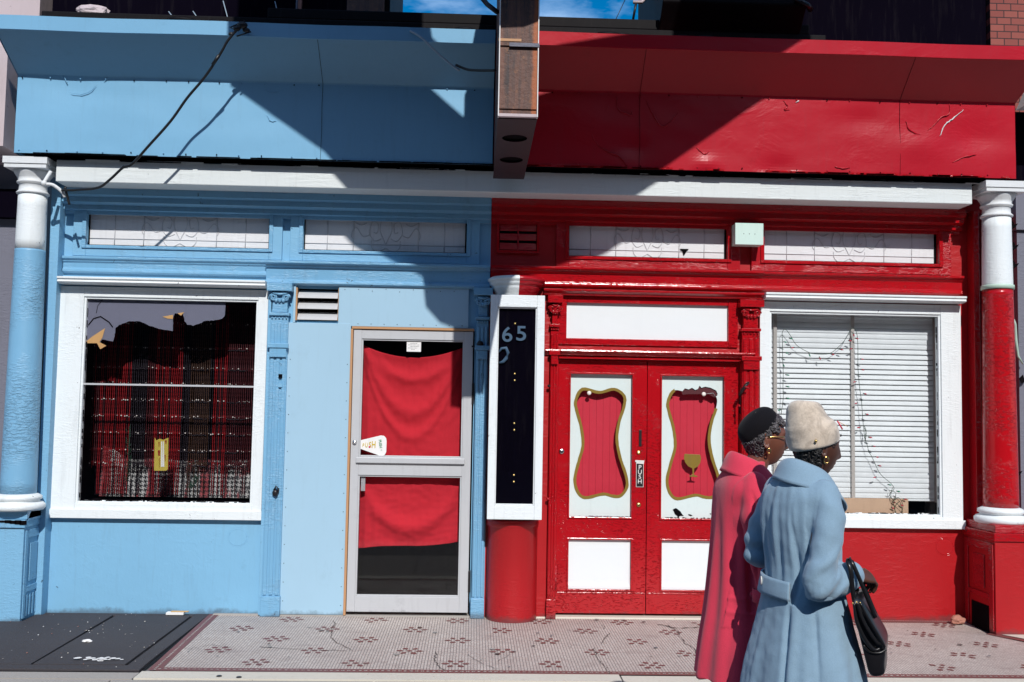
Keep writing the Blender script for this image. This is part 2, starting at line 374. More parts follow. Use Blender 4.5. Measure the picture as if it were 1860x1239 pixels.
def text(body, size, M, mat, name, parent, sx=1, ext=.0008, space=1):
    cu = bpy.data.curves.new(name, 'FONT'); cu.body = body; cu.size = size; cu.extrude = ext; cu.align_x = 'CENTER'; cu.align_y = 'CENTER'; cu.offset = size*.012; cu.space_character = space
    o = bpy.data.objects.new('tmp', cu); C.objects.link(o); bpy.context.view_layer.update()
    me = bpy.data.meshes.new_from_object(o.evaluated_get(bpy.context.evaluated_depsgraph_get())); bpy.data.objects.remove(o)
    S = Matrix.Diagonal((sx, 1, 1, 1)); me.transform(M @ S); me.name = name; me.materials.clear(); me.materials.append(MATS[mat])
    ob = bpy.data.objects.new(name, me); C.objects.link(ob)
    if parent is not None: ob.parent = parent
    return ob
def upright(x, y, z, rot=0):     # text facing -Y at a point, rolled by rot degrees
    return Matrix.Translation((x, y, z)) @ Matrix.Rotation(R(90), 4, 'X') @ Matrix.Rotation(R(rot), 4, 'Z')

def stuff(o): o['kind'] = 'stuff'; return o
# ------------------------------------------------------------------ setting: ground, sidewalk, mosaic
m = MB(); m.add([(-400, -400, -.16), (400, -400, -.16), (400, 400, -.16), (-400, 400, -.16)], [(0, 1, 2, 3)], 'asphalt'); struct(m.build('road'))
m = MB(); m.box(-30, 30, -8.6, 1.0, -.3, -.012, 'old_flags'); struct(m.build('sidewalk'))
# sidewalk flags between the mosaic and the kerb, joints left open
m = MB(); xs = [-8, -6.4, -4.9, -3.42, -2.05, -.55, .92, 2.35, 3.8, 5.3, 7, 9]
for i in range(len(xs)-1):
    for j, (ya, yb) in enumerate([(-1.78, -3.1), (-3.1, -4.5), (-4.5, -5.9), (-5.9, -8.6)]):
        m.box(xs[i]+.005, xs[i+1]-.005, ya-.005, yb+.005, -.1, -.003, 'old_flags' if j else 'concrete')
struct(m.build('sidewalk_paving', bevel=.004))
# mosaic lobby floor: tile field with inlaid flowers, border and old cracks
m = MB()
def flat(pts, z, mat): m.add([(p[0], p[1], z) for p in pts], [tuple(range(len(pts)))], mat)
fld = [(-1.915, .02), (-1.86, -1.60), (4.3, -1.60), (4.3, -1.28), (3.78, -.47), (3.83, .02)]
flat(fld, 0, 'mosaic_tile')
def strip(pts, wd, z, mat, taper=False):
    pts = [Vector((p[0], p[1], 0)) for p in pts]; n = len(pts); vs = []
    for i, p in enumerate(pts):
        d = (pts[min(i+1, n-1)]-pts[max(i-1, 0)]).normalized(); q = Vector((-d.y, d.x, 0)); k = wd/2*(1 if not taper else random.uniform(.35, 1.2))
        vs += [p+q*k+Vector((0, 0, z)), p-q*k+Vector((0, 0, z))]
    m.add(vs, [(2*i, 2*i+1, 2*i+3, 2*i+2) for i in range(n-1)], mat)
def dashes(a, b, wd, step, z, mat):
    a = Vector(a); b = Vector(b); L_ = (b-a).length; k = int(L_/step)
    for i in range(k):
        p = a.lerp(b, (i+.15)/k); q = a.lerp(b, (i+.72)/k); strip([p, q], wd, z, mat)
fa, fb = (-1.86, -1.565), (4.3, -1.61)
strip([fa, fb], .075, .0015, 'tile_red'); dashes(fa, fb, .012, .034, .003, 'mosaic_tile')
strip([(-1.925, .0), (-1.87, -1.60)], .075, .0022, 'tile_red'); dashes((-1.925, 0), (-1.87, -1.6), .012, .034, .0037, 'mosaic_tile')
rb_ = [(3.80, -.42), (4.02, -.72), (4.35, -1.10)]
strip(rb_, .085, .0022, 'tile_red')
strip([(2.2, -.045), (3.78, -.045)], .06, .0018, 'tile_red')
def flower(cx, cy, s=1.0):
    a0 = random.uniform(-.05, .05)
    def hexa(x, y, r): flat([(x+r*math.cos(a0+k*math.pi/3+.5), y+r*math.sin(a0+k*math.pi/3+.5)) for k in range(6)], .002, 'tile_red')
    hexa(cx, cy, .020)
    for k in range(6):
        a = a0+k*math.pi/3; ux, uy = math.cos(a), math.sin(a)
        if random.random() < .97:
            qx, qy = -uy, ux; k0 = random.uniform(.036, .040); k1 = random.uniform(.088, .095); wd2 = random.uniform(.015, .019)
            flat([(cx+ux*k0, cy+uy*k0), (cx+ux*(k0+.018)+qx*wd2, cy+uy*(k0+.018)+qy*wd2), (cx+ux*(k1-.018)+qx*wd2, cy+uy*(k1-.018)+qy*wd2), (cx+ux*k1, cy+uy*k1), (cx+ux*(k1-.018)-qx*wd2, cy+uy*(k1-.018)-qy*wd2), (cx+ux*(k0+.018)-qx*wd2, cy+uy*(k0+.018)-qy*wd2)], .002, 'tile_red')
for r in range(5):
    y = -.155-.3085*r
    for k in range(-1, 22):
        x = -1.62+.3065*k
        if (k+r) % 2 == 0: continue
        lim = 3.72 + max(0, (-y-.45))*.45
        if x < -1.72 or x > lim: continue
        flower(x+random.uniform(-.006, .006), y+random.uniform(-.006, .006))
def crack(pix, wd=.006):
    pts = [G(*q) for q in pix]; out = []
    for i in range(len(pts)-1):
        for k in range(7):
            p = pts[i].lerp(pts[i+1], k/7); out.append((p.x+random.uniform(-.012, .012), p.y+random.uniform(-.012, .012)))
    out.append((pts[-1].x, pts[-1].y)); strip(out, wd, .0045, 'crack', True)
crack([(608, 1127), (604, 1148), (600, 1159), (625, 1175), (640, 1182)]); crack([(470, 1176), (560, 1181), (628, 1183)], .008)
crack([(1108, 1150), (1096, 1162), (1093, 1170)]); crack([(1078, 1178), (1086, 1196), (1100, 1212), (1108, 1226)]); crack([(792, 1184), (790, 1200), (806, 1220)])
crack([(1215, 1135), (1232, 1150), (1240, 1166), (1262, 1180), (1275, 1203)]); crack([(925, 1190), (905, 1202)], .004); crack([(1095, 1135), (1098, 1145)], .004)
crack([(340, 1180), (385, 1172), (420, 1177)], .004); crack([(1195, 1135), (1228, 1142), (1270, 1140)], .014); crack([(850, 1190), (870, 1204), (905, 1216)], .004)
for k in range(70):      # trodden gum, stains and missing tiles
    x, y = random.uniform(-1.8, 3.7), random.uniform(-1.5, -.08); r = random.choice([.006, .009, .014, .02])
    flat([(x+r*random.uniform(.6, 1.1)*math.cos(q*.7), y+r*random.uniform(.6, 1.1)*math.sin(q*.7)) for q in range(9)], .0052+.0001*k, random.choice(['crack', 'concrete', 'old_flags']))
struct(m.build('mosaic_floor'))
m = MB(); m.box(-1.93, .9, -1.775, -1.625, -.1, .004, 'limestone'); m.box(.91, 4.6, -1.775, -1.65, -.1, .003, 'limestone'); m.box(-3.6, -1.94, -1.775, -1.64, -.1, -.001, 'concrete')
m.box(-9, -3.62, -1.775, .0, -.1, -.002, 'concrete'); m.box(-3.62, -2.86, -.52, -.34, -.1, -.003, 'limestone')
m.prism([(0, 0)], 0, 0, 'concrete') if False else None
m.box(4.32, 9, -1.775, 0, -.1, -.004, 'limestone'); m.add([(4.0, -.47, .006), (4.6, -.47, .006), (4.6, -1.2, .006), (4.40, -1.12, .006), (4.07, -.74, .006), (3.87, -.47, .006)], [(0, 1, 2, 3, 4, 5)], 'limestone')
struct(m.build('kerb_stones'))
m = MB(); m.add([(-3.30, -.0, -.006), (-1.93, .0, -.006), (-1.93, -1.63, -.006), (-3.30, -1.63, -.006)], [(0, 1, 2, 3)], 'black_tar'); struct(m.build('hatch_pit_floor'))
# cellar hatch
t = thing('cellar_hatch', 'dark scratched steel cellar hatch flush with the pavement below the blue window', 'hatch')
m = MB(); m.box(-3.35, -1.955, -1.60, -1.50, -.05, .006, 'steel_plate'); m.box(-2.06, -1.96, -1.497, .0-.01, -.05, .005, 'steel_plate'); m.box(-3.2, -2.063, -.075, -.012, -.05, .004, 'steel_plate')
m.build('frame', t, .003)
a = MB(); a.add([(-3.6, -1.497, .008), (-2.635, -1.497, .008), (-2.64, -.11, .012), (-3.2, -.11, .010), (-3.2, -.33, .01), (-3.6, -.33, .008), (-3.6, -1.497, -.03), (-2.635, -1.497, -.03), (-2.64, -.11, -.03), (-3.2, -.11, -.03), (-3.2, -.33, -.03), (-3.6, -.33, -.03)],
      [(0, 1, 2, 3, 4, 5), (6, 11, 10, 9, 8, 7)]+[(i, (i+1) % 6, 6+(i+1) % 6, 6+i) for i in range(6)], 'steel_plate'); a.build('leaf', t)
a = MB(); a.box(-2.618, -2.075, -1.497, -.105, -.03, .009, 'steel_plate'); a.build('leaf', t)
# litter: paint spill flakes on hatch as small chips
def blob(cx, cy, r, z, n=14, jag=.45):
    return [(cx+r*random.uniform(1-jag, 1)*math.cos(2*math.pi*k/n), cy+.9*r*random.uniform(1-jag, 1)*math.sin(2*math.pi*k/n)) for k in range(n)]
m = MB()
q = G(185, 1202)
for k in range(26): flat(blob(q.x+random.gauss(0, .05), q.y+random.gauss(0, .02), random.uniform(.006, .03), 0, 9), .0125+.0003*k, 'paper_white')
stuff(m.build('splash', t, label='white paint splash on the hatch'))
m = MB()
for k in range(70):
    x, y = random.uniform(-3.5, -1.97), random.uniform(-1.58, -.1)
    if random.random() < .5: x, y = random.gauss(-2.62, .25), random.gauss(-.5, .3)
    if x > -1.97 or y > -.05 or x < -3.5: continue
    r = random.uniform(.0015, .005); m.sph((x, y, .014+r*.3), r, random.choice(['paper_white', 'concrete', 'limestone', 'brick_chunk']), 1, 1.3, .5, 5, 4)
o = m.build('grit'); tag(o, 'pale grit and paint flakes scattered over the steel hatch', 'grit'); o['kind'] = 'stuff'
def chunk(name, c, s, mat, label, cat):
    bm = bmesh.new(); bmesh.ops.create_icosphere(bm, subdivisions=3, radius=1)
    for v in bm.verts:
        n_ = noise.noise(v.co*1.6+Vector(c)*5); v.co = Vector((v.co.x*s[0], v.co.y*s[1], v.co.z*s[2]))*(1+.4*n_)
        v.co.z = max(v.co.z, -s[2]*.8)
    me = bpy.data.meshes.new(name); bm.to_mesh(me); bm.free(); me.materials.append(MATS[mat]); o = bpy.data.objects.new(name, me); C.objects.link(o); o.location = c; return tag(o, label, cat)
q = G(1746, 1137); chunk('brick_fragment', (q.x, q.y+.05, .035), (.055, .04, .036), 'brick_chunk', 'broken brick fragment lying at the foot of the red wall', 'brick')
q = G(322, 1116); m = MB(); m.box(q.x-.06, q.x+.07, -.10, -.045, .012, .03, 'paper_white'); m.box(q.x-.03, q.x+.1, -.085, -.05, .031, .036, 'tan_paper'); tag(m.build('crumpled_paper', bevel=.004), 'crumpled pale paper scrap at the back edge of the steel hatch', 'litter')
q = G(158, 1169); chunk('paper_wad', (q.x, q.y, .018), (.03, .018, .010), 'paper_white', 'small white wad lying on the gap between the hatch leaves', 'litter')
for (px_, py_, lb) in ((998-600, 1230, 'flattened dark bottle top on the pale kerb, left one of the pair'), (1034-600, 1232, 'flattened dark bottle top on the pale kerb, right one of the pair')):
    q = G(px_, py_); m = MB(); m.lathe(q.x, q.y, [(.014, .004), (.017, .007), (.012, .010)], 'black_metal', 14); tag(m.build('bottle_top'), lb, 'bottle top', 'bottle tops on the kerb')

# ------------------------------------------------------------------ shared shop-front builders
YW = 0.0
def ring_frame(m, o, i, y0, y1, mat):
    """four butted boards between outer rect o and inner rect i: (x0,x1,z0,z1)"""
    m.box(o[0], i[0], y0, y1, o[2], o[3], mat); m.box(i[1], o[1], y0, y1, o[2], o[3], mat)
    m.box(i[0], i[1], y0+.0015, y1, o[2], i[2], mat); m.box(i[0], i[1], y0+.0015, y1, i[3], o[3], mat)
def wall_panels(bx, holes, y0, y1, mat, name, parent, label=None):
    lp = [[(bx[0], bx[2]), (bx[1], bx[2]), (bx[1], bx[3]), (bx[0], bx[3])]]
    for h in holes: lp.append([(h[0], h[2]), (h[1], h[2]), (h[1], h[3]), (h[0], h[3])])
    return fill2d(lp, y0, y1, mat, name, parent, label)
XB = 0.105      # boundary between the two shops
XL, XR = -3.16, 3.80
bs = thing('blue_shopfront', 'sky blue timber shopfront with white window frame and aluminium door, left half of the facade', 'shopfront')
rs = thing('red_shopfront', 'glossy red timber shopfront with double doors and white window, right half of the facade', 'shopfront')
# rectangles read off image pixels
win_o = (X_(98, 730, -.03), X_(479, 730, -.07), Z_(290, 941, -.07), Z_(290, 522, -.07))
win_i = (X_(142, 730, -.05), X_(462, 730, -.05), Z_(295, 917, -.05), Z_(300, 541, -.05))
adoor = (X_(636, 860, -.02), X_(855, 860, -.02), .0, Z_(750, 601, -.02))
tr1 = RC(160, 377, 491, 449, .0); tr2 = RC(552, 392, 848, 457, .0)
tr3 = RC(1033, 399, 1320, 468, .0); tr4 = RC(1386, 404, 1702, 480, .0)
tz0 = (tr1[2]+tr2[2]+tr3[2]+tr4[2])/4; tz1 = (tr1[3]+tr2[3]+tr3[3]+tr4[3])/4
TR = [(t_[0], t_[1], tz0, tz1) for t_ in (tr1, tr2, tr3, tr4)]
print('transoms', TR, 'door', adoor, 'win', win_o, win_i)
rwin_o = (X_(1383, 750, -.07), X_(1752, 750, -.07), Z_(1560, 957, -.07), Z_(1565, 550, -.07))
rwin_i = (X_(1400, 750, -.05), X_(1713, 750, -.05), Z_(1560, 938, -.05), Z_(1560, 568, -.05))
rdoor = (X_(1011, 880, .03), X_(1342, 880, .03), .02, Z_(1175, 655, .03))
rtop = RC(1029, 553, 1322, 617, .0)
case_o = (X_(888, 740, -.30), X_(987, 740, -.30), Z_(935, 944, -.30), Z_(940, 536, -.30))
case_i = (X_(901, 740, -.29), X_(973, 740, -.29), Z_(935, 918, -.29), Z_(940, 558, -.29))
ZB = 3.20
vt = RC(541, 524, 615, 583, .0)
# main boards with openings
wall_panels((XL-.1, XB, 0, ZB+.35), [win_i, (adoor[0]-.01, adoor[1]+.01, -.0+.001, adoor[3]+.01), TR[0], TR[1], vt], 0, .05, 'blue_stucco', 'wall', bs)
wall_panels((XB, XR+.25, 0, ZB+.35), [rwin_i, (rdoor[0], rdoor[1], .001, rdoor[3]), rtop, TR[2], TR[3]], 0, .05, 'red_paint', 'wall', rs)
# beam across both shops
m = MB(); m.box(-3.115, 3.765, -.335, -.08, 3.20, 3.362, 'white_beam'); lb_ = m.build('lintel_beam', None, .006)
tag(lb_, 'long white painted lintel beam running across both shopfronts under the signboards', 'beam')
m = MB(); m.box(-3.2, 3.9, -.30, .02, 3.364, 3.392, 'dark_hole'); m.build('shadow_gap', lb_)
# rough edge of old paper/caulk along the beam top
m = MB()
for k in range(60):
    x = random.uniform(-3.1, 3.7); m.box(x, x+random.uniform(.03, .3), -.34, -.325, 3.358, 3.362+random.uniform(.001, .007), random.choice(['white_beam', 'dark_hole']))
stuff(m.build('paint_flakes', lb_))
# transom frames, mouldings
def transoms(root, x0, x1, rects, c, cg, extra=None):
    m = MB()
    # stepped mouldings below the beam
    m.profx(x0, x1, [(0, 3.02), (-.025, 3.02), (-.03, 3.045), (-.06, 3.05), (-.06, 3.085), (-.10, 3.10), (-.10, 3.14), (-.135, 3.15), (-.135, 3.20), (0, 3.20)], cg)
    m.build('cornice_moulding', root)
    for r in rects:
        f = MB(); ring_frame(f, (r[0]-.10, r[1]+.10, r[2]-.085, r[3]+.055), r, -.03, .0, c)
        ring_frame(f, (r[0]-.03, r[1]+.03, r[2]-.025, r[3]+.02), r, -.042, -.0305, cg)
        fo = f.build('transom_frame', root, .004)
        k_ = MB(); ring_frame(k_, r, (r[0]+.007, r[1]-.013, r[2]+.011, r[3]-.005), .012, .0265, 'dark_hole'); k_.build('dark_gap', fo); g = MB(); g.box(r[0]-.01, r[1]+.01, .028, .034, r[2]-.01, r[3]+.01, 'leaded_white'); go = g.build('glass', fo)
        lead(r, fo)
def lead(r, parent):
    x0, x1, z0, z1 = r; W_, H_ = x1-x0, z1-z0; m = MB(); y = .026; rd = .0032
    T = lambda pts: m.tube([(x0+W_*u, y, z0+H_*v) for u, v in pts], rd, 'lead_line', 5)
    for v in (.2, .8): T([(0, v), (.5, v+.004), (1, v)])
    for u in (.14, .30, .70, .86): T([(u, 0), (u+.002, .5), (u, 1)])
    for s in (1, -1):
        f = lambda pts: [(.5+s*(a), b) for a, b in pts]
        sm = lambda pts: [(p.x, p.y) for p in smooth_pts([(a, b, 0) for a, b in pts], 5)]
        T(sm(f([(0, .95), (.03, .8), (.035, .55), (.01, .3), (0, .2)])))
        T(sm(f([(.03, .35), (.07, .30), (.10, .5), (.085, .78), (.05, .72), (.055, .5), (.075, .52)])))
        T(sm(f([(.10, .45), (.14, .40), (.18, .62), (.205, .55), (.21, .4), (.20, .33)])))
        T(sm(f([(.0, .12), (.05, .02), (.085, .12), (.09, .3)])))
        T(sm(f([(.12, .75), (.155, .68), (.2, .78)])))
    m.build('leading', parent)
    # squat splashes where the joints were soldered
transoms(bs, XL, XB-.002, TR[:2], 'blue_paint', 'blue_gloss')
transoms(rs, XB+.002, XR+.02, TR[2:], 'red_trim', 'red_gloss')
hx = X_(1243, 455, .02); hz = Z_(1243, 459, .02)
m = MB(); m.prism([(hx-.035, hz+.03), (hx+.035, hz+.03), (hx+.018, hz+.012), (hx+.008, hz-.005), (hx-.002, hz-.02), (hx-.008, hz-.012), (hx-.012, hz+.008)], .018, .0245, 'dark_hole'); m.build('broken_hole', rs)
# ledges (profile in y,z)
def ledge(m, x0, x1, zt, mat, out=.07, drop=.155):
    zb = zt-drop
    m.profx(x0, x1, [(0, zt), (-out, zt-.004), (-out, zt-.022), (-out*.72, zt-.03), (-out*.66, zt-.042), (-out*.45, zt-.052), (-out*.42, zb+.04), (-out*.6, zb+.03), (-out*.62, zb+.012), (-out*.4, zb), (0, zb)], mat)
zL = Z_(300, 467, -.07); print('ledge', zL, Z_(700, 482, -.09), Z_(1560, 497, -.09))
m = MB(); ledge(m, XL, X_(482, 480, -.07), zL, 'blue_gloss', .055, .13); ledge(m, X_(482, 480, -.07)+.001, XB-.002, zL-.005, 'blue_gloss', .095, .185); m.build('ledge', bs, .003)
m = MB(); ledge(m, XB+.002, X_(1388, 500, -.07), zL-.002, 'red_gloss', .085, .16); ledge(m, X_(1388, 500, -.07)+.001, XR+.03, zL-.004, 'red_gloss', .07, .155)
zz = Z_(1190, 527, -.08); m.profx(.52, X_(1390, 535, -.08), [(0, zz), (-.085, zz-.004), (-.085, zz-.02), (-.06, zz-.035), (-.055, zz-.05), (0, zz-.055)], 'red_gloss'); m.build('ledge', rs, .003)
def small_head(root, x0, x1, z, c='white_paint'):
    m = MB(); m.profx(x0, x1, [(0, z), (-.135, z-.004), (-.135, z-.018), (-.122, z-.024), (-.128, z-.042), (-.10, z-.052), (0, z-.055)], c); m.build('window_head', root, .002)
zh = Z_(295, 505, -.12); small_head(bs, X_(104, 510, -.12), X_(482, 515, -.12), zh)
zh2 = Z_(1572, 534, -.12); small_head(rs, X_(1391, 535, -.12), X_(1755, 545, -.12), zh2)
# ------------------------------------------------------------------ blue window
def shop_window(root, o, i, glassname, sill_ext=.0):
    m = MB(); ring_frame(m, o, i, -.03, -.001, 'white_paint')
    b = .016; ring_frame(m, (i[0]+.0, i[1], i[2], i[3]), (i[0]+b, i[1]-b, i[2]+b, i[3]-b), -.018, .04, 'white_paint')
    m.box(o[0]-.01, o[1]+.012, -.048, -.031, o[2]-.012, o[2]+.055, 'white_paint')
    fr = m.build('window_frame', root, .003)
    e = MB()
    for k in range(120):
        u = random.random(); s_ = random.uniform(.01, .05); w_ = random.uniform(.002, .009); b2 = b
        if k % 4 == 0: e.box(i[0]+b2, i[0]+b2+w_, .006, .009, i[2]+b2+(i[3]-i[2]-.1)*u, i[2]+b2+(i[3]-i[2]-.1)*u+s_, 'dark_hole')
        elif k % 4 == 1: e.box(i[1]-b2-w_, i[1]-b2, .006, .009, i[2]+b2+(i[3]-i[2]-.1)*u, i[2]+b2+(i[3]-i[2]-.1)*u+s_, 'dark_hole')
        else: e.box(i[0]+b2+(i[1]-i[0]-.1)*u, i[0]+b2+(i[1]-i[0]-.1)*u+s_, .006, .009, i[2]+b2, i[2]+b2+w_, random.choice(['dark_hole', 'white_paint']))
    stuff(e.build('putty_chips', fr))
    g = MB(); g.box(i[0]+.01, i[1]-.01, .010, .014, i[2]+.01, i[3]-.01, glassname); g.build('pane', fr)
    return fr
bw = shop_window(bs, win_o, win_i, 'window_glass'); rw = shop_window(rs, rwin_o, rwin_i, 'window_glass')
m = MB(); zb = Z_(300, 700, 0); m.box(win_i[0]+.016, win_i[1]-.016, -.008, .004, zb-.006, zb+.007, 'aluminium'); m.build('glazing_bar', bw)
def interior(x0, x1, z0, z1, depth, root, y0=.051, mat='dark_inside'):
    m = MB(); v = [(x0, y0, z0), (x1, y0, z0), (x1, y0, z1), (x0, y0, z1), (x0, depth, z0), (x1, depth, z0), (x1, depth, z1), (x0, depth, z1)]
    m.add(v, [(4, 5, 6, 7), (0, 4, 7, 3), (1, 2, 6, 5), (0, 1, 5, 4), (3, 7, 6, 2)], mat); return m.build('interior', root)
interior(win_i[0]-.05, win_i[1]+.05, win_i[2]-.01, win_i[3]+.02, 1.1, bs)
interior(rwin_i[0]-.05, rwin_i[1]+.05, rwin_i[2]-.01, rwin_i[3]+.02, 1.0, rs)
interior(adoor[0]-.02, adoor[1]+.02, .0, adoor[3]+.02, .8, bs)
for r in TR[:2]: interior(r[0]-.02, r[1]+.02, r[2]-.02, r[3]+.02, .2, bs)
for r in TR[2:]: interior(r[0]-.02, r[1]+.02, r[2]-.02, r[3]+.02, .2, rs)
# torn grey paper shade pasted inside the glass
yp = .017
def pl(pts, y=0): return [(X_(a, b, y), Z_(a, b, y)) for a, b in pts]
c8 = lambda pts: [(90+a/3.87, 500+b/3.87) for a, b in pts]
pp = c8([(236, 160), (1240, 172), (1232, 285), (1215, 305), (1150, 318), (1090, 322), (1060, 340), (1010, 355), (965, 345), (950, 322), (940, 270), (880, 268), (868, 300), (868, 392), (800, 382), (740, 366), (690, 350), (640, 325), (560, 322), (490, 352), (465, 370), (455, 440), (445, 468), (400, 455), (370, 450), (355, 480), (300, 472), (232, 486)])
sp = thing('torn_paper', 'torn grey paper pasted across the top of the dark blue-shop window', 'paper')
def jag(pts, amp, step=9):
    out = []
    for i, p_ in enumerate(pts[:-1]):
        q_ = pts[i+1]; k_ = max(1, int(math.hypot(q_[0]-p_[0], q_[1]-p_[1])/step))
        for j in range(k_): out.append((p_[0]+(q_[0]-p_[0])*j/k_+random.uniform(-amp, amp), p_[1]+(q_[1]-p_[1])*j/k_+random.uniform(-amp, amp)))
    return out
fill2d([pl(pp[:3]+jag(pp[3:], .7, 3)+[pp[-1]], yp)], yp-.001, yp+.0012, 'grey_paper', 'sheet', sp)
m = MB(); m.prism(pl(c8([(392, 372), (372, 440), (352, 470), (400, 496), (358, 520), (335, 478), (245, 478), (300, 432)]), yp), yp-.0045, yp-.0025, 'tan_paper'); m.build('torn_backing', sp, label='tan torn backing of the paper'); m = MB()
m.prism(pl(c8([(795, 292), (870, 278), (868, 308), (830, 305)]), yp), yp-.0045, yp-.0025, 'tan_paper'); m.prism(pl(c8([(900, 268), (948, 260), (925, 285)]), yp), yp-.0045, yp-.0025, 'tan_paper')
m.build('torn_backing', sp, label='tan torn backing of the paper')
m = MB(); m.tube([(x, yp-.004, z) for x, z in pl(c8([(330, 265), (340, 215), (375, 170)]), yp)], .0018, 'dark_hole', 5); m.tube([(x, yp-.004, z) for x, z in pl(c8([(275, 350), (310, 305), (360, 290), (420, 330), (445, 365)]), yp)], .004, 'dark_hole', 5); m.build('crease', sp)
# beaded curtain
bc = thing('beaded_curtain', 'red and black beaded strand curtain hanging inside the dark blue-shop window', 'curtain')
yc = .36; cx0, cx1 = X_(166, 750, yc), X_(462, 750, yc); zt_, zb_ = win_i[3]+.0, win_i[2]+.02; zcl = Z_(300, 848, yc)
bands = [(150, 168, 'curtain_maroon'), (168, 238, 'curtain_red'), (238, 266, 'curtain_dark'), (266, 280, 'curtain_maroon'), (280, 330, 'curtain_red'), (330, 345, 'curtain_dark'), (345, 378, 'curtain_brown'), (378, 385, 'curtain_dark'), (385, 412, 'curtain_red'), (412, 440, 'curtain_maroon'), (440, 463, 'curtain_maroon'), (463, 480, 'curtain_dark')]
groups = {}
n = 92; shine = MB()
x0_ = X_(140, 750, yc); x1_ = X_(468, 750, yc)
rowz = [Z_(300, y, yc) for y in (545, 588, 632, 668, 697, 727, 757, 787, 818, 843)]
for i in range(n):
    x = x0_+(x1_-x0_)*(i+.5)/n; px_ = 140+328*(i+.5)/n
    mat = next((b[2] for b in bands if b[0] <= px_ < b[1]), 'curtain_dark')
    if mat == 'curtain_red' and random.random() < .18: mat = 'curtain_maroon'
    g = groups.setdefault(mat, MB()); r0 = random.uniform(.0036, .0048); y = yc+random.uniform(-.004, .004)
    pts = []; rr = []
    z = zt_; zb_i = zb_ if (mat == 'curtain_red' and random.random() < .8) or random.random() < .35 else zcl-random.uniform(0, .05)
    k = 0
    while z > zb_i:
        dk = min(abs(z-rz) for rz in rowz)
        pts.append((x+.0012*math.sin(z*9+i*.7), y, z)); rr.append(r0*(1.0 if k % 2 else .62)*(1.75 if dk < .012 else 1)); z -= .017; k += 1
    g.tube(pts, rr, mat, 5)
    if 150 < px_:
        for rz in rowz:
            if random.random() < (.55 if random.random() < .5 else .18): shine.sph((x, y-.007, rz+random.uniform(-.006, .006)), random.choice([.0026, .003, .0036, .0062]), 'bead_shine', seg=6, ring=4)
for k_, g in groups.items(): stuff(g.build('bead_strands', bc))
m = MB()
for rz in rowz[2:]:
    for (a, b) in ((238, 268), (330, 378), (412, 450)):
        for j in range(int((b-a)/2.4)):
            px_ = a+2.4*j+random.uniform(-.5, .5)
            if random.random() < .85: m.sph((X_(px_, 750, yc), yc-.005, rz-.012+random.uniform(-.004, .004)), .0075, 'curtain_dark', 1, 1, .7, 6, 4)
stuff(m.build('dark_beads', bc)); stuff(shine.build('glass_beads', bc))
# backing cloth behind the strands
m = MB()
for b in bands: m.box(X_(max(b[0], 140), 750, yc+.02), X_(b[1], 750, yc+.12)+.001, yc+.12, yc+.124, win_i[2]+.02, zt_, 'dark_inside')
m.build('backing', bc)
# houndstooth cloth heaped at the foot of the window
hd = MB(); nx, nz = 90, 26; vs = []
hx0, hx1 = win_i[0]+.02, win_i[1]-.02; hz0 = win_i[2]+.018
for j in range(nz+1):
    for i in range(nx+1):
        u, v = i/nx, j/nz; x = hx0+(hx1-hx0)*u
        top = .30+.012*math.sin(u*23)+(.10*max(0, 1-u/.16))
        yy = .385+.05*v+.012*math.sin(u*34+v*3)*v
        vs.append((x, yy+.012*noise.noise(Vector((u*8, v*3, 0))), hz0+top*v*(1+.04*noise.noise(Vector((u*14, 3, v))))))
hd.add(vs, [(j*(nx+1)+i, j*(nx+1)+i+1, (j+1)*(nx+1)+i+1, (j+1)*(nx+1)+i) for j in range(nz) for i in range(nx)], 'houndstooth', True)
tag(hd.build('houndstooth_cloth'), 'black and white houndstooth cloth streaked with red along the bottom of the window', 'cloth')
# yellow tattered strip and plant sprigs
ys = .05; q = pl([(281, 795), (284, 800), (290, 797), (297, 799), (306, 795), (305, 852), (302, 855), (280, 855)], ys)
m = MB(); m.prism(q, ys-.002, ys+.002, 'paper_yellow')
for (a, b, c_, d) in ((288, 803, 290, 812), (287, 818, 291, 828), (300, 800, 303, 806), (299, 826, 301, 838), (289, 832, 290, 850)):
    m.prism(pl([(a, b), (c_, b), (c_-.6, d), (a+.8, d)], ys), ys-.004, ys-.002, 'curtain_red')
for (a, c_) in ((293, 295), (296.5, 298)): m.prism(pl([(a, 802), (c_, 802), (c_+.8, 848), (a-.6, 848)], ys), ys-.0045, ys-.002, 'paper_white')
o = m.build('faded_label'); tag(o, 'tattered yellow paper strip stuck inside the beaded window', 'paper strip')
for (x0p, y0p, n_) in ((232, 875, 1), (352, 888, 2)):
    m = MB()
    for k in range(26):
        t_ = k/26; bx = X_(x0p+(2*math.sin(t_*5) if n_ == 1 else 12*t_-4), 850, .045); bz = Z_(300, y0p, .045)+(t_*(.42 if n_ == 1 else .09))
        a = random.choice((-1, 1)); m.tube([(bx, .045, bz), (bx+a*.012, .042, bz+.012), (bx+a*.02, .040, bz+.03)], [.0022, .0026, .0006], 'curtain_green', 5)
    if n_ == 1: m.tube([(X_(232, 850, .045), .045, Z_(300, y0p, .045)), (X_(233, 850, .045), .045, Z_(300, y0p, .045)+.42)], .003, 'curtain_green', 5)
    tag(m.build('sprig'), 'tall thin green stem inside the beaded window' if n_ == 1 else 'small green leafy sprig low in the beaded window', 'sprig')
